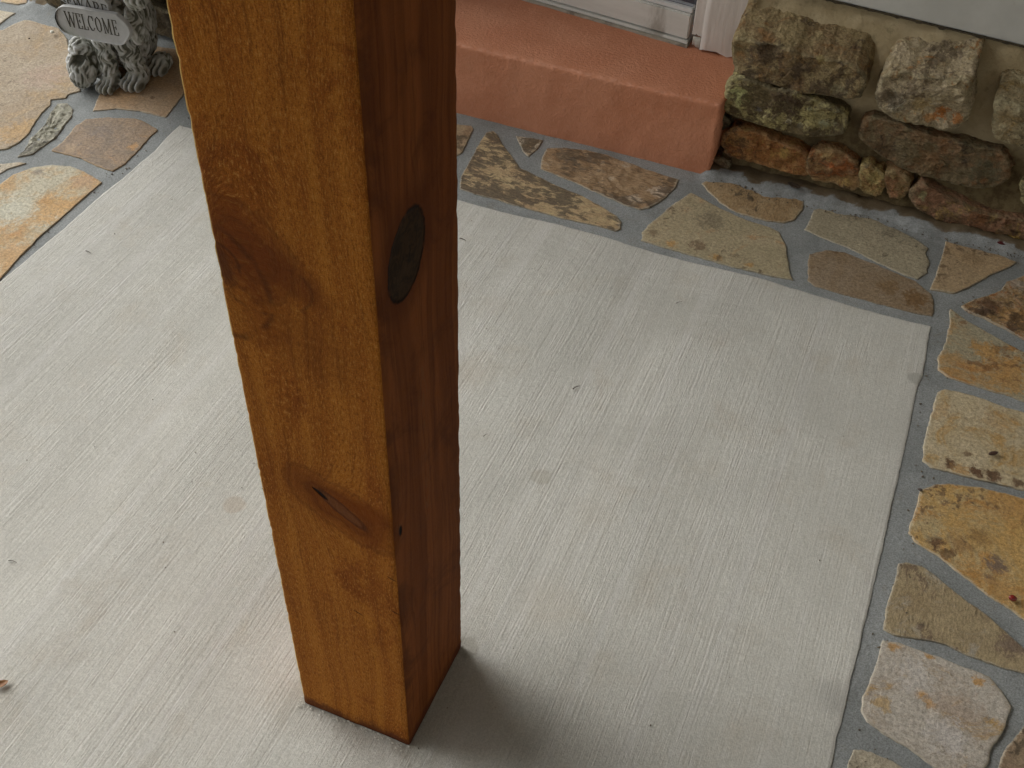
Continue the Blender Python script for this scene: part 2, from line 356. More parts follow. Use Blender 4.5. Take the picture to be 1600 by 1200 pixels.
# ------------------------------------------------------------------ flagstones
TAN, OCH, PALE, GREY, PINK = (.36, .27, .165), (.44, .25, .075), (.47, .41, .31), (.30, .28, .21), (.42, .28, .19)
DK, DKB, RUST = (.075, .055, .032), (.11, .06, .03), (.33, .135, .035)
flag = [
 # outline, label, top height mm, material args, centre
 ([(760,206),(770,204),(777,210),(785,225),(800,245),(812,262),(830,270),(870,290),(910,306),(945,325),(965,338),(972,347),(970,358),(962,361),(935,353),(880,341),(830,327),(780,313),(740,302),(720,294),(721,275),(730,258),(745,230)],
  'long boot shaped flagstone with heavy black mottling beside the wooden post', 4, dict(base=(.44,.34,.19), second=(.38,.27,.15), dark=(.07,.055,.04), dark_amt=.80, scale=10, streak=(.55,1.1,1), ncut=60), (788, 287)),
 ([(806,212),(830,215),(847,219),(838,234),(826,244),(817,236)], 'tiny triangular tan flagstone at the foot of the red step', 2, dict(base=TAN, second=PALE, dark=DK, dark_amt=.55, scale=14)),
 ([(855,231),(880,230),(915,234),(950,242),(990,257),(1030,271),(1060,280),(1056,293),(1035,311),(1015,323),(1000,327),(975,319),(940,303),(900,286),(865,271),(844,263),(846,248)],
  'brown layered flagstone with a pale tan corner below the red step', 4, dict(base=(.30,.20,.11), second=(.37,.26,.15), dark=(.10,.075,.05), dark_amt=.62, scale=8, streak=(.5,1.4,1), ncut=58, rim_amt=.7, rust=(.5,.42,.32), rust_amt=.2)),
 ([(680,186),(718,194),(737,196),(740,201),(733,216),(722,237),(700,250),(668,240)], 'brown flagstone half hidden behind the wooden post', 3, dict(base=(.25,.17,.10), second=TAN, dark=DK, dark_amt=.5)),
 ([(1080,301),(1095,308),(1125,325),(1165,343),(1205,355),(1218,363),(1228,385),(1235,425),(1239,437),(1210,432),(1150,418),(1090,401),(1040,387),(1001,375),(1003,362),(1020,345),(1050,320)],
  'large sandy flagstone with an orange brown lower edge touching the back of the slab', 4, dict(base=(.34,.29,.18), second=(.40,.33,.21), dark=(.11,.075,.04), dark_amt=.34, scale=7, rust=(.40,.21,.08), rust_amt=.25)),
 ([(1097,286),(1110,280),(1150,284),(1190,292),(1225,304),(1257,315),(1254,328),(1241,344),(1225,348),(1195,344),(1150,331),(1125,316),(1108,300)],
  'oval golden brown flagstone at the right end of the red step', 3, dict(base=(.37,.27,.15), second=(.30,.20,.10), dark=DK, dark_amt=.25, scale=12, streak=(1.3,.6,1))),
 ([(1272,328),(1290,321),(1320,328),(1360,341),(1400,358),(1435,376),(1450,387),(1447,396),(1453,410),(1449,425),(1435,436),(1410,427),(1370,409),(1325,386),(1280,369),(1258,358),(1266,342)],
  'smooth grey tan flagstone with a chipped back edge under the stone wall', 4, dict(base=(.33,.29,.20), second=(.37,.32,.22), dark=(.14,.12,.08), dark_amt=.18, scale=6)),
 ([(1265,397),(1290,390),(1320,394),(1370,414),(1430,439),(1456,460),(1460,476),(1456,493),(1430,489),(1380,476),(1320,461),(1275,447),(1261,438),(1263,415)],
  'smooth brown wedge flagstone along the back right of the slab', 1, dict(base=(.27,.205,.135), second=(.24,.17,.10), dark=(.13,.075,.03), dark_amt=.33, scale=6, rim_amt=.2)),
 ([(1478,377),(1520,388),(1560,398),(1588,409),(1580,416),(1550,429),(1510,450),(1490,458),(1454,451),(1462,430),(1470,405)],
  'triangular tan flagstone pointing right below the stone wall', 4, dict(base=(.38,.28,.165), second=(.42,.30,.17), dark=(.14,.09,.05), dark_amt=.30, scale=9, ncut=40)),
 ([(1503,477),(1520,468),(1545,461),(1565,453),(1574,440),(1586,436),(1600,430),(1650,423),(1690,480),(1672,562),(1630,546),(1600,529),(1570,512),(1540,497),(1515,487)],
  'dark rusty layered flagstone cut by the right edge of the photo', 8, dict(base=(.30,.19,.08), second=(.36,.29,.20), dark=(.06,.035,.02), dark_amt=.72, scale=14, rust=RUST, rust_amt=.5, bump=.004)),
 ([(1484,481),(1510,500),(1545,520),(1580,540),(1620,560),(1700,600),(1690,652),(1600,627),(1560,613),(1520,601),(1480,588),(1467,577),(1466,560),(1479,530),(1483,505)],
  'orange and grey wedge flagstone beside the back right corner of the slab', 5, dict(base=(.34,.30,.20), second=(.42,.235,.075), dark=(.20,.10,.04), dark_amt=.25, scale=7, rust=(.40,.19,.05), rust_amt=.45)),
 ([(1464,612),(1475,607),(1520,617),(1560,631),(1600,645),(1700,680),(1712,792),(1600,764),(1560,756),(1510,744),(1455,730),(1442,719),(1445,695),(1455,650)],
  'pale cream flagstone with black rust spots along its lower edge', 6, dict(base=(.48,.40,.26), second=(.43,.345,.205), dark=(.13,.065,.03), dark_amt=.22, scale=8, rust=(.42,.26,.09), rust_amt=.35, ncut=58)),
 ([(1438,765),(1460,757),(1480,755),(1530,761),(1570,770),(1620,785),(1720,820),(1735,1015),(1610,977),(1580,952),(1545,931),(1500,896),(1470,871),(1430,846),(1419,831),(1425,810),(1432,790)],
  'big ochre flagstone with dark speckles right of the slab', 6, dict(base=(.46,.29,.10), second=(.43,.33,.17), dark=(.12,.07,.04), dark_amt=.36, scale=7, rust=(.42,.21,.05), rust_amt=.42, ncut=60)),
 ([(1405,881),(1420,879),(1445,887),(1470,905),(1500,930),(1540,960),(1575,990),(1606,1018),(1608,1053),(1570,1043),(1520,1026),(1480,1009),(1440,999),(1395,992),(1380,983),(1385,950),(1395,910)],
  'olive brown leaf shaped flagstone below the big ochre one', 4, dict(base=(.33,.26,.15), second=(.29,.225,.13), dark=(.13,.085,.055), dark_amt=.30, scale=9, rust=(.36,.33,.27), rust_amt=.3, streak=(1.6,.7,1))),
 ([(1380,1001),(1410,1006),(1450,1019),(1500,1039),(1545,1057),(1565,1079),(1580,1103),(1571,1135),(1548,1170),(1544,1190),(1530,1212),(1490,1218),(1455,1196),(1420,1171),(1380,1146),(1355,1126),(1346,1110),(1349,1090),(1363,1050)],
  'whitish mottled flagstone with yellow patches at lower right', 6, dict(base=(.46,.42,.36), second=(.40,.345,.28), dark=(.20,.145,.10), dark_amt=.22, scale=9, rust=(.42,.26,.08), rust_amt=.30, ncut=58)),
 ([(1333,1170),(1360,1174),(1395,1190),(1430,1210),(1450,1240),(1400,1290),(1310,1280),(1320,1220)], 'pale flagstone corner at the bottom edge of the photo', 3, dict(base=(.34,.30,.22), second=PALE, dark=DK, dark_amt=.2)),
 ([(1602,1132),(1575,1165),(1560,1197),(1570,1245),(1640,1265),(1700,1180),(1665,1110)], 'brown flagstone in the bottom right corner of the photo', 4, dict(base=(.24,.17,.11), second=(.30,.22,.14), dark=DK, dark_amt=.4)),
 # left of the slab
 ([(5,46),(20,38),(38,31),(50,32),(75,40),(92,44),(104,60),(110,90),(116,115),(126,141),(107,147),(103,153),(80,155),(78,164),(65,176),(55,191),(45,208),(30,222),(12,231),(0,233),(-60,245),(-120,200),(-90,80),(-20,50)],
  'large pinkish tan flagstone left of the dog statue', 5, dict(base=(.38,.31,.22), second=(.35,.27,.18), dark=(.22,.16,.10), dark_amt=.2, scale=4, rust=(.40,.28,.15), rust_amt=.35, rim=(.5,.44,.32))),
 ([(156,147),(145,173),(180,170),(215,173),(259,183),(283,152),(303,120),(292,78),(245,72),(190,90)], 'tan flagstone under the right paw of the dog statue', 3, dict(base=(.42,.28,.16), second=(.38,.27,.17), dark=(.22,.12,.06), dark_amt=.2, scale=6)),
 ([(80,235),(100,220),(118,196),(135,186),(170,183),(215,186),(227,190),(246,203),(235,213),(215,236),(195,256),(176,267),(150,259),(125,246)],
  'dark grey brown flagstone between the statue and the slab corner', 4, dict(base=(.23,.175,.125), second=(.29,.21,.14), dark=(.13,.10,.08), dark_amt=.35, scale=10, rust=(.38,.23,.11), rust_amt=.08, rim=(.42,.30,.17))),
 ([(28,244),(38,234),(50,214),(70,194),(80,174),(90,162),(105,161),(114,170),(112,182),(100,196),(85,216),(65,229),(50,241)],
  'narrow rough grey stone sliver set in the mortar', 6, dict(base=(.30,.29,.22), second=(.36,.34,.27), dark=(.12,.11,.09), dark_amt=.45, scale=20, bump=.006, ncut=60)),
 ([(2,286),(20,273),(50,262),(80,257),(110,259),(130,267),(160,284),(130,309),(100,336),(60,371),(30,401),(0,436),(-80,505),(-140,420),(-55,320)],
  'orange and cream flagstone along the left edge of the slab', 5, dict(base=(.46,.42,.31), second=(.46,.30,.14), dark=(.25,.16,.09), dark_amt=.12, scale=6, rust=(.45,.25,.09), rust_amt=.35)),
 ([(-90,260),(-20,253),(5,256),(30,253),(40,255),(14,263),(0,272),(-60,292)], 'thin sliver of tan flagstone at the left edge of the photo', 3, dict(base=TAN, second=PALE, dark=DK, dark_amt=.2)),
 ([(-70,14),(0,16),(24,20),(11,28),(-5,40),(-55,56)], 'pale cream flagstone tip at the upper left', 4, dict(base=(.52,.46,.33), second=PALE, dark=DK, dark_amt=.05)),
 ([(-10,-40),(1,1),(10,4),(28,7),(41,4),(50,-40)], 'orange flagstone at the top left corner of the photo', 4, dict(base=(.46,.34,.19), second=PINK, dark=DK, dark_amt=.08)),
]
UP = Vector((0, 0, 1))
_D, _O, _K = (.10, .048, .022), (.43, .245, .08), (.10, .085, .06)
SPOTS = {
 2: ((1030, 300, .022, (.50, .41, .31), .9), (990, 312, .018, (.50, .41, .31), .8), (890, 245, .03, _K, .6)),
 4: ((1110, 345, .035, _K, .45), (1050, 382, .012, _O, .8), (1120, 403, .012, _O, .8), (1090, 385, .02, _D, .6), (1170, 415, .01, _O, .7), (1020, 365, .012, _D, .5)),
 5: ((1170, 305, .04, (.27, .18, .09), .6),), 6: ((1330, 338, .02, _K, .4), (1390, 365, .018, _K, .4)),
 7: ((1430, 468, .030, (.17, .095, .035), .9), (1390, 450, .025, (.20, .12, .05), .7)),
 8: ((1520, 405, .025, (.24, .16, .08), .5),), 9: ((1545, 480, .03, _D, .8), (1590, 500, .035, _O, .7), (1590, 445, .02, (.36, .31, .25), .8)),
 10: ((1540, 548, .028, _O, .9), (1580, 590, .055, (.44, .25, .08), .8), (1490, 560, .02, (.40, .24, .09), .7), (1560, 545, .014, _D, .4)),
 11: ((1485, 727, .012, _D, .9), (1525, 738, .014, _D, .95), (1550, 745, .016, _D, .9), (1500, 735, .016, _O, .7), (1590, 757, .012, _D, .8), (1510, 710, .008, _D, .7), (1460, 640, .03, _O, .35), (1560, 660, .03, _O, .35)),
 12: ((1462, 848, .014, _D, .9), (1480, 866, .014, _D, .7), (1500, 850, .022, (.22, .12, .05), .6), (1555, 885, .018, (.17, .12, .09), .9), (1545, 905, .012, (.15, .11, .09), .8), (1590, 790, .055, _O, .8), (1560, 920, .03, _O, .7), (1450, 820, .03, (.42, .35, .20), .6), (1530, 840, .02, _D, .4)),
 13: ((1505, 918, .016, (.37, .35, .30), .9), (1580, 1010, .022, (.16, .11, .08), .8), (1540, 960, .02, (.20, .15, .09), .5), (1430, 940, .03, (.26, .19, .10), .5)),
 14: ((1440, 1086, .010, _O, .95), (1452, 1100, .009, _O, .95), (1395, 1013, .010, _O, .8), (1450, 1026, .008, _O, .9), (1527, 1066, .009, _O, .9), (1375, 1100, .014, (.42, .29, .13), .8), (1490, 1110, .04, (.38, .30, .23), .6), (1480, 1150, .03, (.50, .47, .44), .7), (1430, 1060, .03, (.50, .47, .43), .7)),
 17: ((30, 208, .05, (.46, .30, .14), .8), (70, 120, .06, (.40, .29, .22), .6), (60, 60, .03, (.34, .26, .16), .7)),
 18: ((238, 153, .008, _D, .6), (200, 150, .03, (.45, .28, .14), .6)), 19: ((208, 230, .014, (.46, .27, .12), .9), (160, 205, .03, (.19, .15, .12), .6), (110, 232, .02, (.40, .29, .18), .6)),
 21: ((80, 330, .055, (.50, .31, .13), .9), (20, 330, .05, (.50, .48, .38), .9), (130, 285, .03, (.42, .29, .18), .7), (60, 270, .015, (.24, .21, .17), .7), (20, 400, .05, (.50, .32, .15), .8)),
}
for i, e in enumerate(flag):
    px, lab, mm, ma = e[:4]; ma = dict(ma, spots=SPOTS.get(i, ()))
    z = .0008 + mm * .00022 if 'rust' not in lab or mm < 8 else .0035
    cen = G(*e[4], z) if len(e) > 4 else None
    P = [G(*p, z) for p in px]
    rough_stone = 'rough' in lab or 'layered' in lab
    vs, fs, at, c = stone_verts(P, UP, .02, i * 2.3 + 1, step=.004, edge_r=.0013, wob=.0026, relief=.005 if 'sliver set' in lab else (.0024 if rough_stone else .0007), rel_scale=55 if rough_stone else 30, rnd=0, facet=(60, .0011) if rough_stone else (45, .0003), center=cen)
    o = mesh_obj('flagstone', vs, fs, stone_mat('flagstone_%d' % i, seed=i + 1, c0=c, **ma), paving, origin=c, attrs=at)
    o['label'] = lab
# paving goes on a little past the frame
def fill(x0, x1, y0, y1, nx, ny, seed):
    rr = random.Random(seed); cx, cy = (x1 - x0) / nx, (y1 - y0) / ny
    pts = [[Vector((x0 + i * cx + (rr.uniform(-.26, .26) * cx if 0 < i < nx else 0), y0 + j * cy + (rr.uniform(-.26, .26) * cy if 0 < j < ny else 0), .0018)) for i in range(nx + 1)] for j in range(ny + 1)]
    for j in range(ny):
        for i in range(nx):
            q = [pts[j][i], pts[j][i + 1], pts[j + 1][i + 1], pts[j + 1][i]]; c = sum(q, Vector()) / 4
            q = [p + (c - p).normalized() * rr.uniform(.022, .045) for p in q]
            P = resample(q, .07); P = [p + Vector((nz(p, 7, 3, seed) * .022, nz(p, 7, 3, seed + 5) * .022, 0)) for p in P]
            vs, fs, at, c = stone_verts(P, UP, .02, i * 7 + j * 3 + seed, step=.014, edge_r=.0013, wob=.003, relief=.0008, rnd=0)
            mesh_obj('flagstone', vs, fs, bpy.data.materials['flagstone_%d' % rr.choice([4, 5, 8, 11, 12, 13, 14, 17, 19, 21])], paving, origin=c, attrs=at)
fill(.47, 1.74, -1.6, 2.19, 4, 11, 3); fill(.20, .47, -1.6, .78, 1, 8, 5)
fill(-4.15, -2.62, -1.6, 2.40, 5, 12, 7); fill(-2.62, -1.66, -1.6, 1.05, 3, 8, 9); fill(-1.66, .20, -1.6, -.74, 6, 3, 11)

# ------------------------------------------------------------------ red painted step
def red_mat():
    k = NT('red_masonry_paint'); c0 = k.coord('Object'); n1 = k.noise(c0, 7, 6, .6, .3); n2 = k.noise(c0, 130, 5, .65); n3 = k.noise(c0, 380, 3, .6)
    c = k.mix(k.step(n1, .35, .65), (.53, .215, .115), (.58, .255, .145))
    c = k.mix(k.math('MULTIPLY', k.step(n2, .5, .7), .25), c, (.64, .32, .21))
    c = k.mix(k.math('MULTIPLY', k.attr('nose_highlight'), k.step(k.noise(c0, 70, 5), .42, .58, .0, .30)), c, (.66, .38, .28))  # highlight along the nose, painted as a paler red
    c = k.mix(k.math('MULTIPLY', k.step(k.noise(c0, 34, 5, .7), .70, .74), .8), c, (.16, .05, .03))
    h = k.math('ADD', k.math('MULTIPLY', n2, 1.), k.math('MULTIPLY', n3, .35))
    return k.fin(c, k.step(n2, .35, .65, .80, .62), k.bump(h, .0032), .25)
def build_step():
    X0, X1, Y0, Zt = -1.42, -.392, 2.246, .185
    xs = np.linspace(X0, X1, 130)
    prof = [(0, -.02), (0, .0)] + [(0.0, t) for t in np.linspace(.01, Zt - .012, 18)] + [(0, Zt - .009), (.0008, Zt - .0055), (.0022, Zt - .0028), (.004, Zt - .0012), (.0065, Zt - .0003), (.010, Zt)] + [(t, Zt) for t in np.linspace(.02, .36, 22)]
    verts, nose_highlight = [], []
    for x in xs:
        for (dy, z) in prof:
            p = (x, Y0 + dy, z); edge = math.exp(-((dy - .004) ** 2 + (z - Zt) ** 2) / .0055 ** 2)
            e = nz(p, 12, 4) * .0022 + nz(p, 70, 3, 3) * .0007
            endw = nz((0, dy, z), 40, 4, 2) * .008 if x == xs[-1] else 0
            bulge = .006 * math.sin(min(1, z / Zt) * math.pi) * 0
            verts.append((x + endw + (nz(p, 60, 3) * .003 if x == xs[-1] else 0), Y0 + dy - e - bulge , z + e * .6 - edge * abs(nz(p, 45, 4)) * .004)); nose_highlight.append(edge)
    m = len(prof); faces = [((i + 1) * m + j, (i + 1) * m + j + 1, i * m + j + 1, i * m + j) for i in range(len(xs) - 1) for j in range(m - 1)]
    # end caps
    n0 = len(verts)
    for x in (xs[0], xs[-1]):
        b = len(verts); col = 0 if x == xs[0] else (len(xs) - 1) * m
        verts.append((x, Y0 + .36, -.02)); nose_highlight.append(0)
        f = [col + j for j in range(m)] + [b]
        faces.append(tuple(f if x != xs[0] else reversed(f)))
    faces = [tuple(reversed(f)) for f in faces]
    o = mesh_obj('doorstep', verts, faces, red_mat(), origin=(-.9, 2.42, 0), attrs={'nose_highlight': nose_highlight})
    bm = bmesh.new(); bm.from_mesh(o.data); bmesh.ops.recalc_face_normals(bm, faces=bm.faces[:])
    bm.to_mesh(o.data); bm.free()
    return tag(o, 'red painted masonry step with a highlight tinted into its nosing under the door', 'step')
build_step()

# ------------------------------------------------------------------ door above the step
door = empty('glass_door', (-.95, 2.50, .185), 'white framed glass door sitting on the red step', 'door')
alu = simple_mat('white_aluminium', (.60, .60, .56), (.66, .66, .62), 12, .35, .0002, dirt=(.30, .28, .24), dirt_amt=.25, spec=.5, sp=(.3, 4, 4))
paint = simple_mat('pale_trim_paint', (.60, .56, .515), (.66, .62, .575), 25, .5, .0016, sp=(1.4, 1.4, .12), dirt=(.38, .34, .30), dirt_amt=.25, fine=160)
def door_line(x, z):                       # front line of the sill as it runs along the step
    p1, p2 = (-.534, 2.464), (-.985, 2.522); t = (x - p1[0]) / (p2[0] - p1[0]); return p1[1] + (p2[1] - p1[1]) * t
def skew_strip(name, x0, x1, yoff, z0, z1, depth, mat, bev=.002, z_skew=0):
    bm = bm_box(0, 1, 0, 1, 0, 1, 0)
    for v in bm.verts:
        t = v.co.x; x = x0 + (x1 - x0) * t
        v.co = (x, door_line(x, 0) + yoff + depth * v.co.y, z0 + (z1 - z0) * v.co.z)
    bmesh.ops.bevel(bm, geom=bm.edges[:], offset=bev, segments=2, affect='EDGES')
    return bm_obj(name, bm, mat, door)
skew_strip('threshold', -1.42, -.536, 0.0, .181, .190, .10, simple_mat('weathered_sill', (.34, .31, .25), (.42, .39, .33), 40, .6, .001, dirt=(.16, .13, .10), dirt_amt=.35), .001)
skew_strip('sill_track', -1.42, -.538, .006, .1905, .197, .06, alu, .0015)
skew_strip('bottom_rail', -1.40, -.540, .012, .199, .262, .035, alu, .003)
skew_strip('glazing_bead', -1.40, -.540, .018, .2625, .2735, .03, simple_mat('white_bead', (.62, .62, .61), (.66, .66, .65), 12, .3, .0002), .002)
kg = NT('door_glass'); kg.b.inputs['Base Color'].default_value = (.8, .82, .86, 1); kg.b.inputs['Roughness'].default_value = .03; kg.b.inputs['Transmission Weight'].default_value = 1; kg.b.inputs['IOR'].default_value = 1.3
skew_strip('glass_pane', -1.39, -.542, .028, .274, 2.10, .005, kg.m, .0005)
skew_strip('inner_door', -1.41, -.540, .085, .20, 2.14, .04, simple_mat('inner_door_paint', (.26, .26, .30), (.30, .30, .34), 12, .4, .0002), .002)
bm_obj('top_rail', bm_box(-1.40, -.54, 2.50, 2.535, 2.102, 2.15), alu, door)
# jamb: an inner stop and a wide brick mould with chipped paint at its foot
def jamb(x0, x1, y0, y1, z0, z1, seed):
    bm = bm_box(x0, x1, y0, y1, z0, z1, 0)
    bmesh.ops.subdivide_edges(bm, edges=[e for e in bm.edges if abs(e.verts[0].co.z - e.verts[1].co.z) > .1], cuts=60)
    bmesh.ops.subdivide_edges(bm, edges=[e for e in bm.edges if abs(e.verts[0].co.x - e.verts[1].co.x) > .01], cuts=8)
    for v in bm.verts:
        t = min(1, max(0, (v.co.z - z0) / (z1 - z0))); v.co.z = z0 + (z1 - z0) * t ** 2.2
        if t < .02: v.co.z += nz(v.co, 60, 3, seed) * .008
        v.co.x += nz(v.co, 20, 3, seed + 2) * .0012; v.co.y += nz(v.co, 35, 3, seed + 4) * .0012
    return bm
bm_obj('door_stop', jamb(-.532, -.506, 2.478, 2.56, .214, 2.16, 1), paint, door, smooth=True)
bm_obj('jamb', jamb(-.505, -.385, 2.462, 2.56, .190, 2.20, 4), paint, door, smooth=True)
bm_obj('jamb', jamb(-1.50, -1.405, 2.462, 2.60, .190, 2.20, 9), paint, door, smooth=True)
bm_obj('head_jamb', bm_box(-1.404, -.506, 2.462, 2.56, 2.152, 2.20), paint, door)
bm_obj('paint_flake', jamb(-.527, -.508, 2.470, 2.477, .190, .213, 14), simple_mat('bare_chipped_trim', (.42, .40, .35), (.50, .48, .43), 60, .7, .001), door, smooth=True)

# ------------------------------------------------------------------ siding
def siding_mat():
    return simple_mat('grey_siding_paint', (.52, .52, .49), (.58, .58, .55), 9, .55, .0009, dirt=(.30, .29, .25), dirt_amt=.18, fine=180)
sid = siding_mat()
sw = empty('siding_wall', (.9, 2.41, .39), 'pale grey painted siding board above the rough stone wall', 'siding')
bm = bm_box(-.384, 3.0, 2.402, 2.56, 0, 2.05, 0)
for v in bm.verts:
    if v.co.z < .5: v.co.z = .398 - (v.co.x + .235) * .048 if v.co.x < 1 else .28
bmesh.ops.bevel(bm, geom=bm.edges[:], offset=.003, segments=2, affect='EDGES')
bm_obj('siding_board', bm, sid, sw)
bm = bmesh.new(); xs_ = np.arange(-.384, 1.7, .006); rows_ = []  # dark strip standing in for the shadow of the gap under the siding
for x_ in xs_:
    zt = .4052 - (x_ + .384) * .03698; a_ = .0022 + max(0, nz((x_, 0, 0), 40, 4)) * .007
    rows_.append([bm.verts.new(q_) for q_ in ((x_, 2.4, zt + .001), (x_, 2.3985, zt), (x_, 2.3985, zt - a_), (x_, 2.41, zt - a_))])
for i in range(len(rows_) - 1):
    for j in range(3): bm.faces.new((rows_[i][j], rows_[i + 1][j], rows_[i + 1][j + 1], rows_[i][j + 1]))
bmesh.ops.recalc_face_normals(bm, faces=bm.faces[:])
bm_obj('gap_shadow_strip', bm, simple_mat('gap_shadow_tone', (.035, .028, .018), (.075, .06, .035), 90, .9, .001), sw)
bm_obj('siding_board', bm_box(-2.28, -1.502, 2.41, 2.58, .40, 2.45), sid, sw)
bm_obj('siding_board', bm_box(-1.50, 3.0, 2.43, 2.58, 2.202, 2.45), sid, sw)
# porch ceiling that keeps the floor in soft shade
tag(bm_obj('ceiling', bm_box(-2.5, 3.2, -3.2, 2.6, 2.452, 2.55), simple_mat('ceiling_boards', (.30, .19, .09), (.36, .23, .12))), kind='structure')

# unseen wall added on the right to darken that end of the porch
tag(bm_obj('right_shade_wall', bm_box(1.75, 1.9, -3.2, 2.40, -.16, 2.45), sid), kind='structure')

# ------------------------------------------------------------------ stone wall right of the step
OL, OLG, BRN = (.15, .135, .07), (.21, .205, .12), (.10, .065, .035)
wall = empty('stone_wall', (.3, 2.33, 0), 'low rubble stone wall with deep mortar joints right of the red step', 'stone wall')
def wall_mortar_mat():
    k = NT('wall_mortar'); c0 = k.coord('Object'); n1 = k.noise(c0, 12, 6, .6, .3); n2 = k.noise(c0, 120, 5, .65); n3 = k.noise(c0, 45, 6, .7)
    c = k.mix(k.step(n1, .35, .65), (.36, .285, .165), (.44, .36, .225))
    c = k.mix(k.math('MULTIPLY', k.step(n3, .52, .7), .5), c, (.17, .145, .075))
    c = k.mix(k.attr('dirt'), c, k.mix(k.step(n3, .4, .6), (.10, .070, .034), (.17, .130, .065)))
    return k.fin(c, .9, k.bump(k.math('ADD', n2, n3), .002), .2)
def build_wall_core(x0, x1, parent):
    xs = np.arange(x0, x1, .012); prof = [(2.322, -.02)] + [(2.318 + .022 * t * t - .030 * max(0, 1 - t / .22), .02 + .262 * t) for t in np.linspace(0, 1, 22)] + [(2.340 + .085 * t, .282 + .130 * t) for t in np.linspace(.1, 1, 9)] + [(2.56, .42), (2.56, -.02)]
    verts, dirt = [], []
    for x in xs:
        for (y, z) in prof:
            p = (x, y, z); e = nz(p, 14, 4) * .010
            zz = z
            if y > 2.41: zz = min(z, .52)
            verts.append((x, y - (e if y < 2.43 else 0), zz + (nz(p, 10, 3, 7) * .006 if z > .28 and y < 2.4 else 0))); dirt.append(1 - sstep(.13, .25, z + nz(p, 12, 3, 5) * .05))
    m = len(prof); faces = [((i) * m + j, (i + 1) * m + j, (i + 1) * m + j + 1, i * m + j + 1) for i in range(len(xs) - 1) for j in range(m - 1)]
    faces += [tuple(reversed(range(m))), tuple((len(xs) - 1) * m + j for j in range(m))]
    return mesh_obj('mortar', verts, faces, wall_mortar_mat(), parent, attrs={'dirt': dirt})
build_wall_core(-.378, 3.0, wall)
OUT = Vector((0, -1, 0))
lichen = (.33, .33, .20)
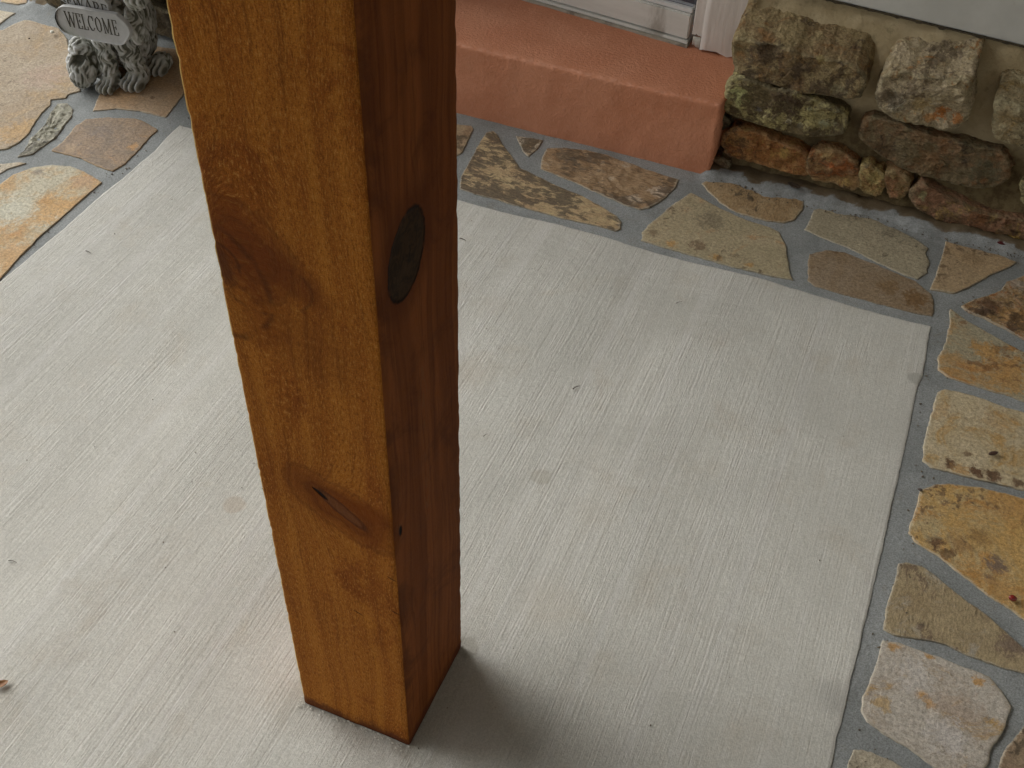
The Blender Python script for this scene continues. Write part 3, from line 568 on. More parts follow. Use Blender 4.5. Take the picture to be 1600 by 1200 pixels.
wstones = [
 ([(1141,58),(1180,66),(1215,73),(1262,87),(1310,97),(1351,109),(1354,138),(1338,158),(1290,152),(1230,139),(1185,129),(1150,117),(1142,95)], 2.292, 'long olive brown stone at the top left of the wall beside the door trim',
  dict(base=(0.333,0.256,0.128), second=(0.230,0.158,0.077), dark=(0.084,0.054,0.031), dark_amt=.62, rust=(0.270,0.143,0.050), rust_amt=.25, scale=14, edge_dark=-.08), .035, (0, .115, .052), dict(relief=.008, rel_scale=17, chip=.03)),
 ([(1366,145),(1374,128),(1386,115),(1430,116),(1480,128),(1521,120),(1517,150),(1516,182),(1500,200),(1478,204),(1445,198),(1400,190),(1380,175),(1367,158)], 2.286, 'pale grey stone with orange rust spots in the top course of the wall',
  dict(base=(0.446,0.362,0.235), second=(0.332,0.268,0.155), dark=(0.140,0.102,0.061), dark_amt=.5, rust=(0.344,0.144,0.033), rust_amt=.22, scale=16), .035, (0, .10, .042), dict(relief=.011, rel_scale=19, chip=.03)),
 ([(1547,206),(1550,172),(1556,158),(1585,163),(1610,170),(1700,180),(1705,240),(1640,246),(1595,236),(1562,222)], 2.286, 'grey olive stone at the right edge of the photo in the top course',
  dict(base=(0.385,0.326,0.195), second=(0.289,0.217,0.112), dark=(0.084,0.060,0.033), dark_amt=.4, scale=16, rust=(0.324,0.208,0.055), rust_amt=.2), .035, (0, .10, .042), dict(relief=.009, rel_scale=16, chip=.02)),
 ([(1127,170),(1134,140),(1141,120),(1165,122),(1190,132),(1240,146),(1290,162),(1322,180),(1325,200),(1318,214),(1290,216),(1250,212),(1200,200),(1150,184),(1133,179)], 2.278, 'green mossy stone with dark lichen spots under the long top left stone',
  dict(base=(0.411,0.349,0.150), second=(0.323,0.277,0.126), dark=(0.077,0.046,0.024), dark_amt=.92, rust=(0.459,0.429,0.264), rust_amt=.22, scale=12, ncut=40), .06, (0, .05, 0), dict(relief=.009, rel_scale=15)),
 ([(1126,212),(1135,204),(1155,199),(1182,204),(1218,221),(1257,237),(1264,256),(1264,279),(1230,271),(1190,259),(1140,247),(1126,236)], 2.276, 'rusty golden stone low beside the end of the red step',
  dict(base=(0.405,0.215,0.078), second=(0.289,0.104,0.034), dark=(0.098,0.048,0.022), dark_amt=.5, rust=(0.386,0.223,0.062), rust_amt=.35, scale=16), .06, (0, .05, 0), dict(relief=.008, rel_scale=18)),
 ([(1258,242),(1290,231),(1312,238),(1340,252),(1345,272),(1340,302),(1300,289),(1260,280)], 2.280, 'yellow and rust coloured stone in the middle of the bottom course',
  dict(base=(0.381,0.232,0.095), second=(0.258,0.133,0.060), dark=(0.084,0.048,0.022), dark_amt=.55, rust=(0.356,0.115,0.028), rust_amt=.35, scale=18), .06, (0, .04, 0), dict(relief=.011, rel_scale=20)),
 ([(1340,262),(1356,257),(1376,268),(1384,288),(1374,310),(1343,304)], 2.278, 'small yellow green stone wedged in the bottom course',
  dict(base=(0.438,0.341,0.135), second=(0.374,0.210,0.084), dark=(0.084,0.054,0.022), dark_amt=.3, scale=20), .06, (0, .03, 0), dict(relief=.008, rel_scale=26)),
 ([(1379,272),(1400,266),(1420,278),(1424,294),(1410,314),(1386,312)], 2.28, 'small reddish brown stone wedged in the bottom course',
  dict(base=(0.367,0.186,0.090), second=(0.289,0.195,0.084), dark=(0.084,0.048,0.022), dark_amt=.3, scale=20), .06, (0, .03, 0), dict(relief=.008, rel_scale=26)),
 ([(1351,179),(1400,191),(1450,211),(1520,226),(1574,240),(1580,265),(1571,290),(1540,299),(1480,288),(1440,276),(1400,262),(1362,236),(1338,213)], 2.296, 'big dark olive stone in the middle course below the pale rusty one',
  dict(base=(0.201,0.155,0.083), second=(0.221,0.128,0.063), dark=(0.070,0.048,0.028), dark_amt=.38, rust=(0.230,0.104,0.033), rust_amt=.3, scale=12), .06, (0, .04, 0), dict(relief=.008, rel_scale=14)),
 ([(1417,305),(1428,290),(1440,284),(1462,300),(1500,317),(1540,334),(1600,346),(1680,358),(1690,396),(1600,381),(1560,371),(1500,353),(1450,337),(1425,320)], 2.278, 'long reddish brown stone at the base of the wall on the right',
  dict(base=(0.280,0.145,0.079), second=(0.204,0.128,0.067), dark=(0.084,0.042,0.022), dark_amt=.4, rust=(0.324,0.210,0.063), rust_amt=.25, scale=18), .06, (0, .04, 0), dict(relief=.011, rel_scale=19)),
 ([(1104,252),(1118,245),(1134,249),(1142,260),(1130,272),(1112,273)], 2.274, 'small dark lump of stone at the foot of the red step corner',
  dict(base=(0.193,0.132,0.075), second=(0.153,0.112,0.070), dark=(0.056,0.036,0.022), dark_amt=.4, scale=20), .06, (0, .02, 0), dict(relief=.007, rel_scale=30)),
 ([(1116,178),(1134,184),(1141,196),(1130,205),(1117,203)], 2.292, 'dark filler stone tucked between mossy and golden stones',
  dict(base=(0.123,0.093,0.053), second=(0.170,0.128,0.070), dark=(0.042,0.030,0.022), dark_amt=.4, scale=20), .05, (0, .02, 0), dict(relief=.006, rel_scale=30)),
 ([(1592,300),(1598,288),(1640,270),(1720,280),(1725,340),(1640,336),(1596,322)], 2.284, 'olive stone barely entering at the right edge of the photo',
  dict(base=(0.350,0.295,0.135), second=(.24,.20,.10), dark=(0.070,0.048,0.022), dark_amt=.4, scale=16), .06, (0, .04, 0), dict(relief=.009, rel_scale=18)),
 ([(1154,255),(1200,268),(1262,286),(1330,306),(1410,322),(1418,334),(1340,322),(1240,296),(1160,272)], 2.305, 'dark flat stone recessed under the bottom course',
  dict(base=(0.175,0.109,0.060), second=(0.119,0.083,0.042), dark=(0.042,0.030,0.022), dark_amt=.4, scale=16), .05, (0, .03, 0), dict(relief=.005, rel_scale=22)),
]
WSPOTS = {
 0: ((1190, 95, .02, (.20, .12, .05), .7), (1240, 115, .03, (.18, .12, .06), .7), (1285, 92, .012, (.36, .27, .09), .7), (1205, 68, .008, (.55, .30, .08), .9), (1310, 140, .02, (.22, .20, .12), .7)),
 1: ((1470, 178, .016, (.42, .15, .03), .95), (1495, 185, .014, (.40, .16, .04), .9), (1440, 165, .02, (.42, .30, .13), .7), (1450, 185, .012, (.42, .20, .06), .8), (1400, 160, .02, (.46, .44, .34), .6)),
 3: ((1155, 150, .026, (.36, .36, .15), .95), (1230, 165, .04, (.085, .055, .03), .9), (1185, 172, .008, (.55, .56, .50), .9), (1250, 195, .008, (.48, .46, .28), .9), (1265, 170, .005, (.45, .44, .24), .9), (1232, 190, .006, (.46, .44, .28), .9), (1290, 195, .012, (.36, .36, .22), .8)),
 4: ((1160, 220, .02, (.32, .19, .07), .7), (1225, 240, .016, (.38, .25, .07), .8), (1190, 245, .02, (.36, .16, .05), .8)),
 5: ((1300, 258, .007, (.42, .12, .03), .8), (1290, 245, .012, (.44, .32, .14), .7), (1320, 285, .014, (.50, .34, .12), .8)),
 8: ((1380, 235, .03, (.16, .10, .05), .7), (1450, 250, .03, (.22, .12, .05), .6), (1540, 270, .03, (.12, .12, .07), .7)),
 9: ((1440, 305, .012, (.34, .32, .16), .8), (1530, 340, .02, (.30, .14, .06), .8), (1580, 370, .014, (.46, .30, .08), .9)),
}
def wall_stone(P, Y, label, ma, depth, bs, kw, i, parent):
    vs, fs, at, c = stone_verts(P, OUT, depth, i * 3.7 + 2, step=.0042, edge_r=.006, wob=.005, facet=(26, .0062), facet2=(75, .0022), ns=10 if bs[1] > .08 else 5, back_shift=Vector(bs), **kw)
    o = mesh_obj('stone', vs, fs, stone_mat('wall_stone_%d' % i, seed=i + 31, rim=(.30, .29, .18), rim_amt=.2, bump=.006, ncut=ma.pop('ncut', 55), spots=WSPOTS.get(i, ()), c0=c, wallY=Y, rough=.8, **ma), parent, origin=c, attrs=at)
    if label: o['label'] = label
for i, (px, Y, lab, ma, dep, bs, kw) in enumerate(wstones):
    wall_stone([V(x, y, Y) for x, y in px], Y, lab, ma, dep, bs, kw, i, wall)
rx = random.Random(3)
for row, (z0, z1) in enumerate([(.02, .10), (.115, .20), (.215, .31)]):
    x = .47 + .05 * row
    while x < 2.7:
        w = rx.uniform(.14, .30); P = [Vector((x + w * a, 2.29, z0 + (z1 - z0) * b)) for a, b in ((0, .1), (.1, .9), (.5, 1), (.93, .9), (1, .2), (.6, 0), (.2, .0))]
        vs, fs, at, c = stone_verts(P, OUT, .06, x * 9, step=.014, edge_r=.011, wob=.006, relief=.009, rel_scale=16, back_shift=Vector((0, .1 if row == 2 else .03, .03 if row == 2 else 0)))
        mesh_obj('stone', vs, fs, bpy.data.materials['wall_stone_%d' % rx.choice([0, 1, 2, 3, 4, 5, 8, 9])], wall, origin=c, attrs=at)
        x += w + .02

# stone wall left of the step, behind the statue
wl = empty('stone_wall', (-1.86, 2.33, 0), 'shaded stone wall behind the dog statue left of the wooden post', 'stone wall')
co_ = build_wall_core(-2.27, -1.43, wl)
for row, (z0, z1) in enumerate([(.015, .10), (.115, .20), (.215, .31)]):
    x = -2.285 + .0 * row
    while x < -1.55:
        w = rx.uniform(.16, .26); w = min(w, -1.43 - x)
        P = [Vector((x + w * a, 2.235, z0 + (z1 - z0) * b)) for a, b in ((0, .1), (.05, .9), (.5, 1), (.93, .9), (1, .2), (.6, 0), (.2, .0))]
        vs, fs, at, c = stone_verts(P, OUT, .07, x * 9 + row, step=.01, edge_r=.011, wob=.006, relief=.009, rel_scale=16, back_shift=Vector((0, .1 if row == 2 else .03, .03 if row == 2 else 0)))
        mesh_obj('stone', vs, fs, bpy.data.materials['wall_stone_%d' % rx.choice([0, 8, 11])], wl, origin=c, attrs=at)  # darker stones picked to put this wall's shade into its colour
        x += w + .03

# ------------------------------------------------------------------ wooden post
PX0, PX1, PY0, PY1, PH = -.568, -.3975, .681, .860, 2.452
def wood_mat():
    k = NT('stained_rough_sawn_cedar')
    uv = k.n('ShaderNodeUVMap', uv_map='wrap').outputs[0]; s = k.n('ShaderNodeSeparateXYZ'); k.l(uv, s.inputs[0]); u, v = s.outputs[0], s.outputs[1]
    c0 = k.coord('Object')
    wv = k.noise(k.coord(scale=(3, 1.1, 1), src=uv), 2.0, 4, .5)
    uw = k.math('ADD', u, k.math('MULTIPLY', k.math('SUBTRACT', wv, .5), .07))
    fu = lambda x, y: (V(x, y, PY0).x - PX0, V(x, y, PY0).z)
    ru = lambda x, y: ((PX1 - PX0) + VX(x, y, PX1).y - PY0, VX(x, y, PX1).z)
    A, B, C, D, Eh = fu(365, 385), fu(535, 797), ru(636, 398), ru(626, 829), fu(335, 400)
    def ell(cx, cy, rx, ry, rot=0., wob=.0, ns=30):
        dx, dy = k.math('SUBTRACT', u, cx), k.math('SUBTRACT', v, cy)
        if rot:
            ca, sa = math.cos(rot), math.sin(rot)
            dx, dy = k.math('ADD', k.math('MULTIPLY', dx, ca), k.math('MULTIPLY', dy, sa)), k.math('SUBTRACT', k.math('MULTIPLY', dy, ca), k.math('MULTIPLY', dx, sa))
        ex, ey = k.math('DIVIDE', dx, rx), k.math('DIVIDE', dy, ry)
        d = k.math('SQRT', k.math('ADD', k.math('MULTIPLY', ex, ex), k.math('MULTIPLY', ey, ey)))
        if wob: d = k.math('ADD', d, k.math('MULTIPLY', k.math('SUBTRACT', k.noise(uv_t, ns, 5, .6), .5), wob))
        return d, dx
    uv_t = k.coord(scale=(1, 1, 1), src=uv)
    # fibres bend round the knots
    for (cx, cy), rx_, ry_, am in ((A, .06, .10, 1.2), (B, .05, .05, .9), (C, .030, .12, .9)):
        d, dx = ell(cx, cy, rx_, ry_)
        g = k.math('EXPONENT', k.math('MULTIPLY', k.math('MULTIPLY', d, d), -1.))
        uw = k.math('SUBTRACT', uw, k.math('MULTIPLY', k.math('MULTIPLY', dx, g), am * .6))
        uw = k.math('ADD', uw, k.math('MULTIPLY', g, .02 * am))
    cb = k.n('ShaderNodeCombineXYZ'); k.l(uw, cb.inputs[0]); k.l(v, cb.inputs[1])
    gr = k.noise(k.coord(scale=(1, .035, 1), src=cb.outputs[0]), 170, 5, .65)
    gr2 = k.noise(k.coord(scale=(1, .012, 1), src=cb.outputs[0]), 46, 4, .6)
    fz = k.noise(k.coord(scale=(1, .26, 1), src=cb.outputs[0]), 520, 4, .7)
    saw = k.noise(k.coord(scale=(.10, 1, 1), rot=(0, 0, R(-9)), src=uv), 420, 3, .6)
    saw_m = k.step(k.noise(uv_t, 5, 3, .5), .45, .62)
    blot = k.noise(k.coord(scale=(1, .8, 1), src=uv), 11, 8, .70, .9)
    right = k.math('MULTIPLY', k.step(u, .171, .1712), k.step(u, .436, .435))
    c = k.mix(k.step(gr2, .34, .66), (.30, .096, .012), (.42, .155, .021))
    c = k.mix(k.math('MULTIPLY', k.step(blot, .48, .68), .8), c, (.20, .048, .006))
    c = k.mix(k.math('MULTIPLY', k.step(gr, .52, .68), .45), c, (.12, .032, .004))
    c = k.mix(k.math('MULTIPLY', k.step(fz, .52, .64), .55), c, (.12, .036, .005))
    c = k.mix(k.math('MULTIPLY', k.step(fz, .47, .36), .5), c, (.56, .27, .06))
    sp = k.noise(uv_t, 640, 3, .7); c = k.mix(1., c, _grey(k, k.step(sp, .33, .67, .76, 1.24)), 'MULTIPLY')
    # the right face has a darker and redder tone
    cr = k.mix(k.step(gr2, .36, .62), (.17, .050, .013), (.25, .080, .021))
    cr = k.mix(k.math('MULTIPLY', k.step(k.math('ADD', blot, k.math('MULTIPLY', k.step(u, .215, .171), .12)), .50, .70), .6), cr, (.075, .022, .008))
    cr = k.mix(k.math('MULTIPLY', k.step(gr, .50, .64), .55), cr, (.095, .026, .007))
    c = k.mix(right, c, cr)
    # cathedral grain lines under the dark knot
    d, dx = ell(*ru(664, 690), .016, .16, 0, .25, 12)
    lines = k.math('SINE', k.math('MULTIPLY', k.math('ADD', d, k.math('MULTIPLY', k.noise(uv_t, 60, 3), .22)), 26.))
    c = k.mix(k.math('MULTIPLY', k.math('MULTIPLY', k.step(d, .95, .75), k.step(lines, .1, .8)), .55), c, (.21, .085, .032))
    # knot A: reddish, fuzzy swirl on the left of the front face
    d, _ = ell(A[0] + .012, A[1], .052, .062, R(35), .9, 22)
    c = k.mix(k.math('MULTIPLY', k.step(d, 1.4, .4), .8), c, (.135, .034, .007))
    d2_, _ = ell(A[0] + .060, A[1] - .020, .060, .022, R(-28), 1.1, 18); c = k.mix(k.math('MULTIPLY', k.step(d2_, 1.4, .3), .65), c, (.145, .036, .006))
    d2_, _ = ell(A[0] + .050, A[1] - .095, .075, .045, R(-20), 1.2, 14); c = k.mix(k.math('MULTIPLY', k.step(d2_, 1.5, .3), .40), c, (.15, .042, .006))
    ringA = k.math('SINE', k.math('MULTIPLY', d, 15.))
    c = k.mix(k.math('MULTIPLY', k.math('MULTIPLY', k.step(d, 1.6, .9), k.step(ringA, .35, .95)), .28), c, (.11, .034, .006))
    d, _ = ell(Eh[0], Eh[1], .017, .040, R(28), .8, 40)
    c = k.mix(k.math('MULTIPLY', k.step(d, 1.1, .5), .7), c, (.075, .024, .009))
    for (cx, cy, rx_, ry_, am_) in ((332, 432, .062, .072, .55), (326, 412, .036, .030, .6), (420, 452, .050, .030, .35)):
        d5_, dx5 = ell(*fu(cx, cy), rx_, ry_, R(20), .30, 16); rg5 = k.math('ABSOLUTE', k.math('SUBTRACT', d5_, 1.))
        c = k.mix(k.math('MULTIPLY', k.math('MULTIPLY', k.step(rg5, .10, .01), k.step(k.noise(uv_t, 24, 4), .42, .58)), am_), c, (.06, .020, .006))
    # rim light on the left arris fuzz, painted as a paler tint
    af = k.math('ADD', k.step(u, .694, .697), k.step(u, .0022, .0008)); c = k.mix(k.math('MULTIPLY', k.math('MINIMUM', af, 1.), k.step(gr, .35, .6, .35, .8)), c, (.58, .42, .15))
    # knot B: orange halo, purple brown eye and a split
    d, _ = ell(B[0] - .002, B[1], .072, .036, R(-30), .8, 26)
    c = k.mix(k.math('MULTIPLY', k.step(d, 1.5, .5), .85), c, (.17, .043, .005))
    lb = k.math('SINE', k.math('MULTIPLY', d, 13.)); c = k.mix(k.math('MULTIPLY', k.math('MULTIPLY', k.step(d, 1.6, .9), k.step(lb, .2, .9)), .35), c, (.11, .030, .005))
    d3_, _ = ell(B[0] + .035, B[1] + .012, .05, .016, R(-8), .9, 24); c = k.mix(k.math('MULTIPLY', k.step(d3_, 1.4, .4), .7), c, (.17, .042, .004))
    d, _ = ell(B[0], B[1], .033, .0085, R(-38), .5, 50)
    c = k.mix(k.math('MULTIPLY', k.step(d, 1.2, .7), .7), c, (.14, .055, .022))
    e_, _ = ell(B[0], B[1], .033, .0085, R(-38), .5, 50); rg = k.math('ABSOLUTE', k.math('SUBTRACT', e_, 1.))
    c = k.mix(k.math('MULTIPLY', k.step(rg, .34, .02), .6), c, (.05, .016, .007))
    d, _ = ell(*fu(500, 771), .012, .0028, R(-35), .3, 60); c = k.mix(k.step(d, 1.1, .7), c, (.012, .006, .004)); crack = k.step(d, 1.1, .7)
    # knot C: smooth dark oval on the shaded face
    d, _ = ell(C[0], C[1], .037, .047, R(-22), .30, 26)
    kc = k.step(d, 1.06, .90)
    c = k.mix(k.math('MULTIPLY', k.step(d, 1.9, 1.), .65), c, (.11, .030, .008))
    c = k.mix(kc, c, k.mix(k.step(k.noise(uv_t, 55, 6, .7, 1.5), .4, .6), (.046, .023, .009), (.020, .011, .005)))
    rg = k.math('ABSOLUTE', k.math('SUBTRACT', d, .99)); c = k.mix(k.math('MULTIPLY', k.step(rg, .09, .01), k.step(k.noise(uv_t, 70, 4), .35, .5, .3, .95)), c, (.010, .006, .004))
    d4_, _ = ell(C[0] + .004, C[1] - .004, .0018, .014, R(-25), .8, 70); c = k.mix(k.math('MULTIPLY', k.step(d4_, 1.1, .5), .8), c, (.008, .006, .004))
    d, _ = ell(*D, .0045, .010, 0, .4, 60); c = k.mix(k.step(d, 1.1, .6), c, (.010, .006, .004)); hole = k.step(d, 1.1, .6)
    # nicks on the arris
    for (x, y) in ((612, 905), (618, 958), (560, 958)):
        d, _ = ell(*fu(x, y), .008, .0012, R(-20), .3, 60); c = k.mix(k.math('MULTIPLY', k.step(d, 1.1, .6), .8), c, (.03, .012, .006))
    # damp foot
    ft = k.math('ADD', v, k.math('MULTIPLY', k.math('SUBTRACT', k.noise(uv_t, 20, 5, .6), .5), .085))
    c = k.mix(k.math('MULTIPLY', k.step(ft, .030, .006), .8), c, (.085, .022, .010))
    h = k.math('ADD', k.math('MULTIPLY', gr, .8), k.math('ADD', k.math('MULTIPLY', fz, 1.1), k.math('MULTIPLY', k.math('MULTIPLY', saw, saw_m), .7)))
    h = k.math('SUBTRACT', h, k.math('MULTIPLY', k.math('ADD', crack, hole), 2.))
    h = k.math('MULTIPLY', h, k.step(kc, 0., 1., 1., .3))
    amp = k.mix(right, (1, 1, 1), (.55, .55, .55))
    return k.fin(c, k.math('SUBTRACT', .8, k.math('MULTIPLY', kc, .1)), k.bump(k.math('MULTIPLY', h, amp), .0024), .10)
def build_post():
    nseg, nh = 14, 420
    zs = [0.0018 + PH * (i / nh) for i in range(nh)]; zs.append(PH)
    cor = [(PX0, PY0), (PX1, PY0), (PX1, PY1), (PX0, PY1)]; wd = [PX1 - PX0, PY1 - PY0, PX1 - PX0, PY1 - PY0]
    ring = []; cum = 0
    for s in range(4):
        a, b = Vector(cor[s]), Vector(cor[(s + 1) % 4])
        ts = [0, .012, .03] + [j / nseg for j in range(1, nseg)] + [.97, .988]
        for t in ts: ring.append((a.lerp(b, t), cum + t * wd[s], s, min(t, 1 - t) * wd[s]))
        cum += wd[s]
    n = len(ring); cx, cy = (PX0 + PX1) / 2, (PY0 + PY1) / 2; verts = []
    nor = [Vector((0, -1)), Vector((1, 0)), Vector((0, 1)), Vector((-1, 0))]
    for z in zs:
        for (p, u, s, ed) in ring:
            q = (p.x, p.y, z); e = nz((p.x * 1, p.y, z), 30, 3, 3) * .0006 + nz((p.x, p.y, z * .6), 190, 3, 1) * .0003
            d = nor[s] if ed > 1e-6 else (nor[s] + nor[s - 1]).normalized()
            r = Vector((p.x, p.y)) + d * e
            if ed < .004:
                corner = (Vector((cx, cy)) - Vector((p.x, p.y))).normalized()
                r += corner * ((.0006 + max(0, nz((s * 3, 0, z), 55, 5, s * 3.3)) * .0019) * (1 - ed / .004) + .0003)
            zz = z
            if z < .01: zz = z + max(0, nz((p.x, p.y, 0), 60, 3)) * .004
            verts.append((r.x, r.y, zz))
    faces = [(i * n + j, i * n + (j + 1) % n, (i + 1) * n + (j + 1) % n, (i + 1) * n + j) for i in range(len(zs) - 1) for j in range(n)]
    faces.append(tuple(range(n - 1, -1, -1))); faces.append(tuple((len(zs) - 1) * n + j for j in range(n)))
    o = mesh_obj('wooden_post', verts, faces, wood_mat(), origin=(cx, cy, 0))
    me = o.data; uvl = me.uv_layers.new(name='wrap'); us = [r[1] for r in ring]
    for p in me.polygons:
        for li in p.loop_indices:
            vi = me.loops[li].vertex_index; j = vi % n; uu = us[j]
            if len(p.vertices) == 4 and j == 0 and any((x % n) == n - 1 for x in p.vertices): uu = cum
            uvl.data[li].uv = (uu, me.vertices[vi].co.z)
    return tag(o, 'stained rough sawn square timber post with knots standing on the concrete slab', 'post')
build_post()
# crumbs of concrete skim round the foot of the post
def crumbs():
    bm = bmesh.new(); rr = random.Random(5)
    for _ in range(90):
        t = rr.random(); x = PX0 - .01 + t * (PX1 - PX0 + .01); y = PY0 - abs(rr.gauss(0, .004)) - .001; r = rr.uniform(.0005, .0014)
        if rr.random() < .25: x = PX0 - abs(rr.gauss(0, .008)); y = PY0 + rr.uniform(-.012, .02)
        m = Matrix.Translation((x, y, .0032)) @ Matrix.Diagonal((r * rr.uniform(1, 2.2), r, r * .8, 1))
        bmesh.ops.create_icosphere(bm, subdivisions=1, radius=1, matrix=m)
    o = bm_obj('mortar_crumbs', bm, simple_mat('crumb', (.50, .48, .42), (.60, .58, .52), 300, .9, .0003), origin=(-.48, .68, .005))
    tag(o, 'tiny grit crumbs of mortar along the foot of the timber post', 'grit', kind='stuff')
crumbs()

# ------------------------------------------------------------------ dog statue with signs
SO = Vector((-1.87, 2.02, 0))
statue = empty('dog_statue', SO, 'weathered grey green shaggy dog statue holding a WELCOME sign', 'statue')
def cement_mat():
    k = NT('weathered_cast_stone'); c0 = k.coord('Object'); n1 = k.noise(c0, 18, 6, .6); n2 = k.noise(c0, 160, 5, .7); n3 = k.noise(c0, 40, 5, .65)
    c = k.mix(k.step(n1, .35, .65), (.34, .345, .30), (.41, .415, .39))
    c = k.mix(k.math('MULTIPLY', k.step(n3, .52, .66), .5), c, (.19, .21, .13))
    c = k.mix(k.math('MULTIPLY', k.step(k.attr('high'), .45, .9), .75), c, (.62, .63, .63))  # highlights on raised fur, painted pale
    c = k.mix(k.step(k.attr('high'), .45, .2, 0., .85), c, (.06, .06, .04))  # shade in the fur grooves and the hollow, painted dark
    return k.fin(c, .75, k.bump(k.math('ADD', n2, n3), .0012), .3)
def build_statue():
    bm = bmesh.new()
    def ell(c, r, rot=None):
        m = Matrix.Translation(Vector(c)); 
        if rot: m = m @ Matrix.Rotation(R(rot[0]), 4, rot[1])
        bmesh.ops.create_icosphere(bm, subdivisions=3, radius=1, matrix=m @ Matrix.Diagonal((*r, 1)))
    def chain(a, b, r0, r1, n=7):
        a, b = Vector(a), Vector(b)
        for i in range(n):
            t = i / (n - 1); r = r0 + (r1 - r0) * t; ell(a.lerp(b, t), (r, r, r))
    paws = []
    # tail tuft / shaggy lump at the front left
    L = V(127, 103, 1.965)
    ell((L.x, 1.968, .050), (.037, .036, .050)); ell((L.x - .004, 1.985, .088), (.032, .032, .036)); ell((L.x + .004, 1.957, .036), (.032, .033, .034))
    # two front paws with toes
    def paw(px, py, s=1., legtop=None, lr=.024):
        g = G(px, py); bx, by = g.x, g.y + .03 * s; paws.append((bx, by, s))
        ell((bx, by + .006, .019 * s), (.026 * s, .030 * s, .022 * s))
        for t in (-1.4, -.47, .47, 1.4):
            ell((bx + t * .0142 * s, by - .027 * s + abs(t) * .007 * s, .0125 * s), (.0072 * s, .019 * s, .0135 * s))
        if legtop: chain((bx, by + .012, .028), legtop, lr, lr * 1.25)
    paw(163, 147, .90, (-1.900, 2.02, .20), .023); paw(204, 143, 1.08, (-1.850, 2.02, .20), .026); paw(241, 118, 1.05)
    # haunches, body, chest, head
    h = G(222, 95); ell((h.x, h.y + .015, .055), (.036, .045, .055)); ell((h.x - .02, h.y + .03, .10), (.048, .06, .08))
    ell((-1.885, 2.09, .13), (.070, .075, .13)); ell((-1.875, 2.05, .22), (.058, .06, .10)); ell((-1.935, 2.06, .06), (.045, .06, .06)); ell((-1.915, 2.01, .05), (.03, .03, .05))
    ell((-1.865, 2.02, .30), (.060, .065, .055)); ell((-1.855, 1.985, .335), (.062, .058, .058)); ell((-1.865, 1.925, .315), (.036, .045, .030)); ell((-1.868, 1.888, .322), (.012, .010, .009))
    ell((-1.915, 1.995, .335), (.014, .025, .042), (14, 'Y')); ell((-1.792, 1.995, .335), (.014, .025, .042), (-14, 'Y'))
    b = V(205, 8, 1.955); ell((b.x, 1.975, b.z + .01), (.030, .028, .030)); b = V(212, 40, 2.0); ell((b.x - .010, 2.01, b.z - .0), (.020, .024, .055))
    me = bpy.data.meshes.new('raw'); bm.to_mesh(me); bm.free()
    ob = bpy.data.objects.new('raw', me); S.collection.objects.link(ob)
    rm = ob.modifiers.new('r', 'REMESH'); rm.mode = 'VOXEL'; rm.voxel_size = .0026
    sm = ob.modifiers.new('s', 'SMOOTH'); sm.factor = .5; sm.iterations = 2
    ev = ob.evaluated_get(bpy.context.evaluated_depsgraph_get()); m2 = bpy.data.meshes.new_from_object(ev)
    bpy.data.objects.remove(ob)
    hc = V(116, 99, 1.935); hc2 = V(110, 88, 1.935)
    nrm = [v.normal.copy() for v in m2.vertices]; high = []
    vs = []
    for v, n in zip(m2.vertices, nrm):
        p = v.co; low = p.z < .026 and p.y < 2.06 and p.x > -1.90
        tw = nz(p, 14, 2, 3) * .02
        cw = nz(p, 22, 2, 8) * .022
        t = nz((p.x * 1.3 + cw, p.y * 1.3 + cw, p.z * .42 + tw), 82, 2, 2)
        t2 = math.sin((p.x + p.y * .6 + cw * 1.3) * 420 + nz(p, 30, 2, 5) * 5) * .22
        a = .0008 if low else .0036
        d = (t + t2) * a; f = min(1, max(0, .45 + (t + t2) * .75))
        for (bx, by, s_) in paws:
            if p.z < .042 * s_ and abs(p.x - bx) < .036 * s_ and by - .06 < p.y < by - .002:
                d = (math.cos(2 * math.pi * (p.x - bx) / (.0136 * s_) + math.pi) * .0022 - .0004) * sstep(.042, .030, p.z / s_) ; f = .5 + d * 110; low = False
        q = p + n * d
        hd = math.hypot((p.x - hc.x) / .013, (p.z - hc.z) / .011)
        if p.y < 1.97 and hd < 1.5:
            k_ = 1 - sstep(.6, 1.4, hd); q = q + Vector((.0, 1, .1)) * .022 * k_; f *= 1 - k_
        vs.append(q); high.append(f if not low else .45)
    fs = [tuple(p.vertices) for p in m2.polygons]
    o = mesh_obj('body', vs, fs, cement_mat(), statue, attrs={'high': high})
build_statue()
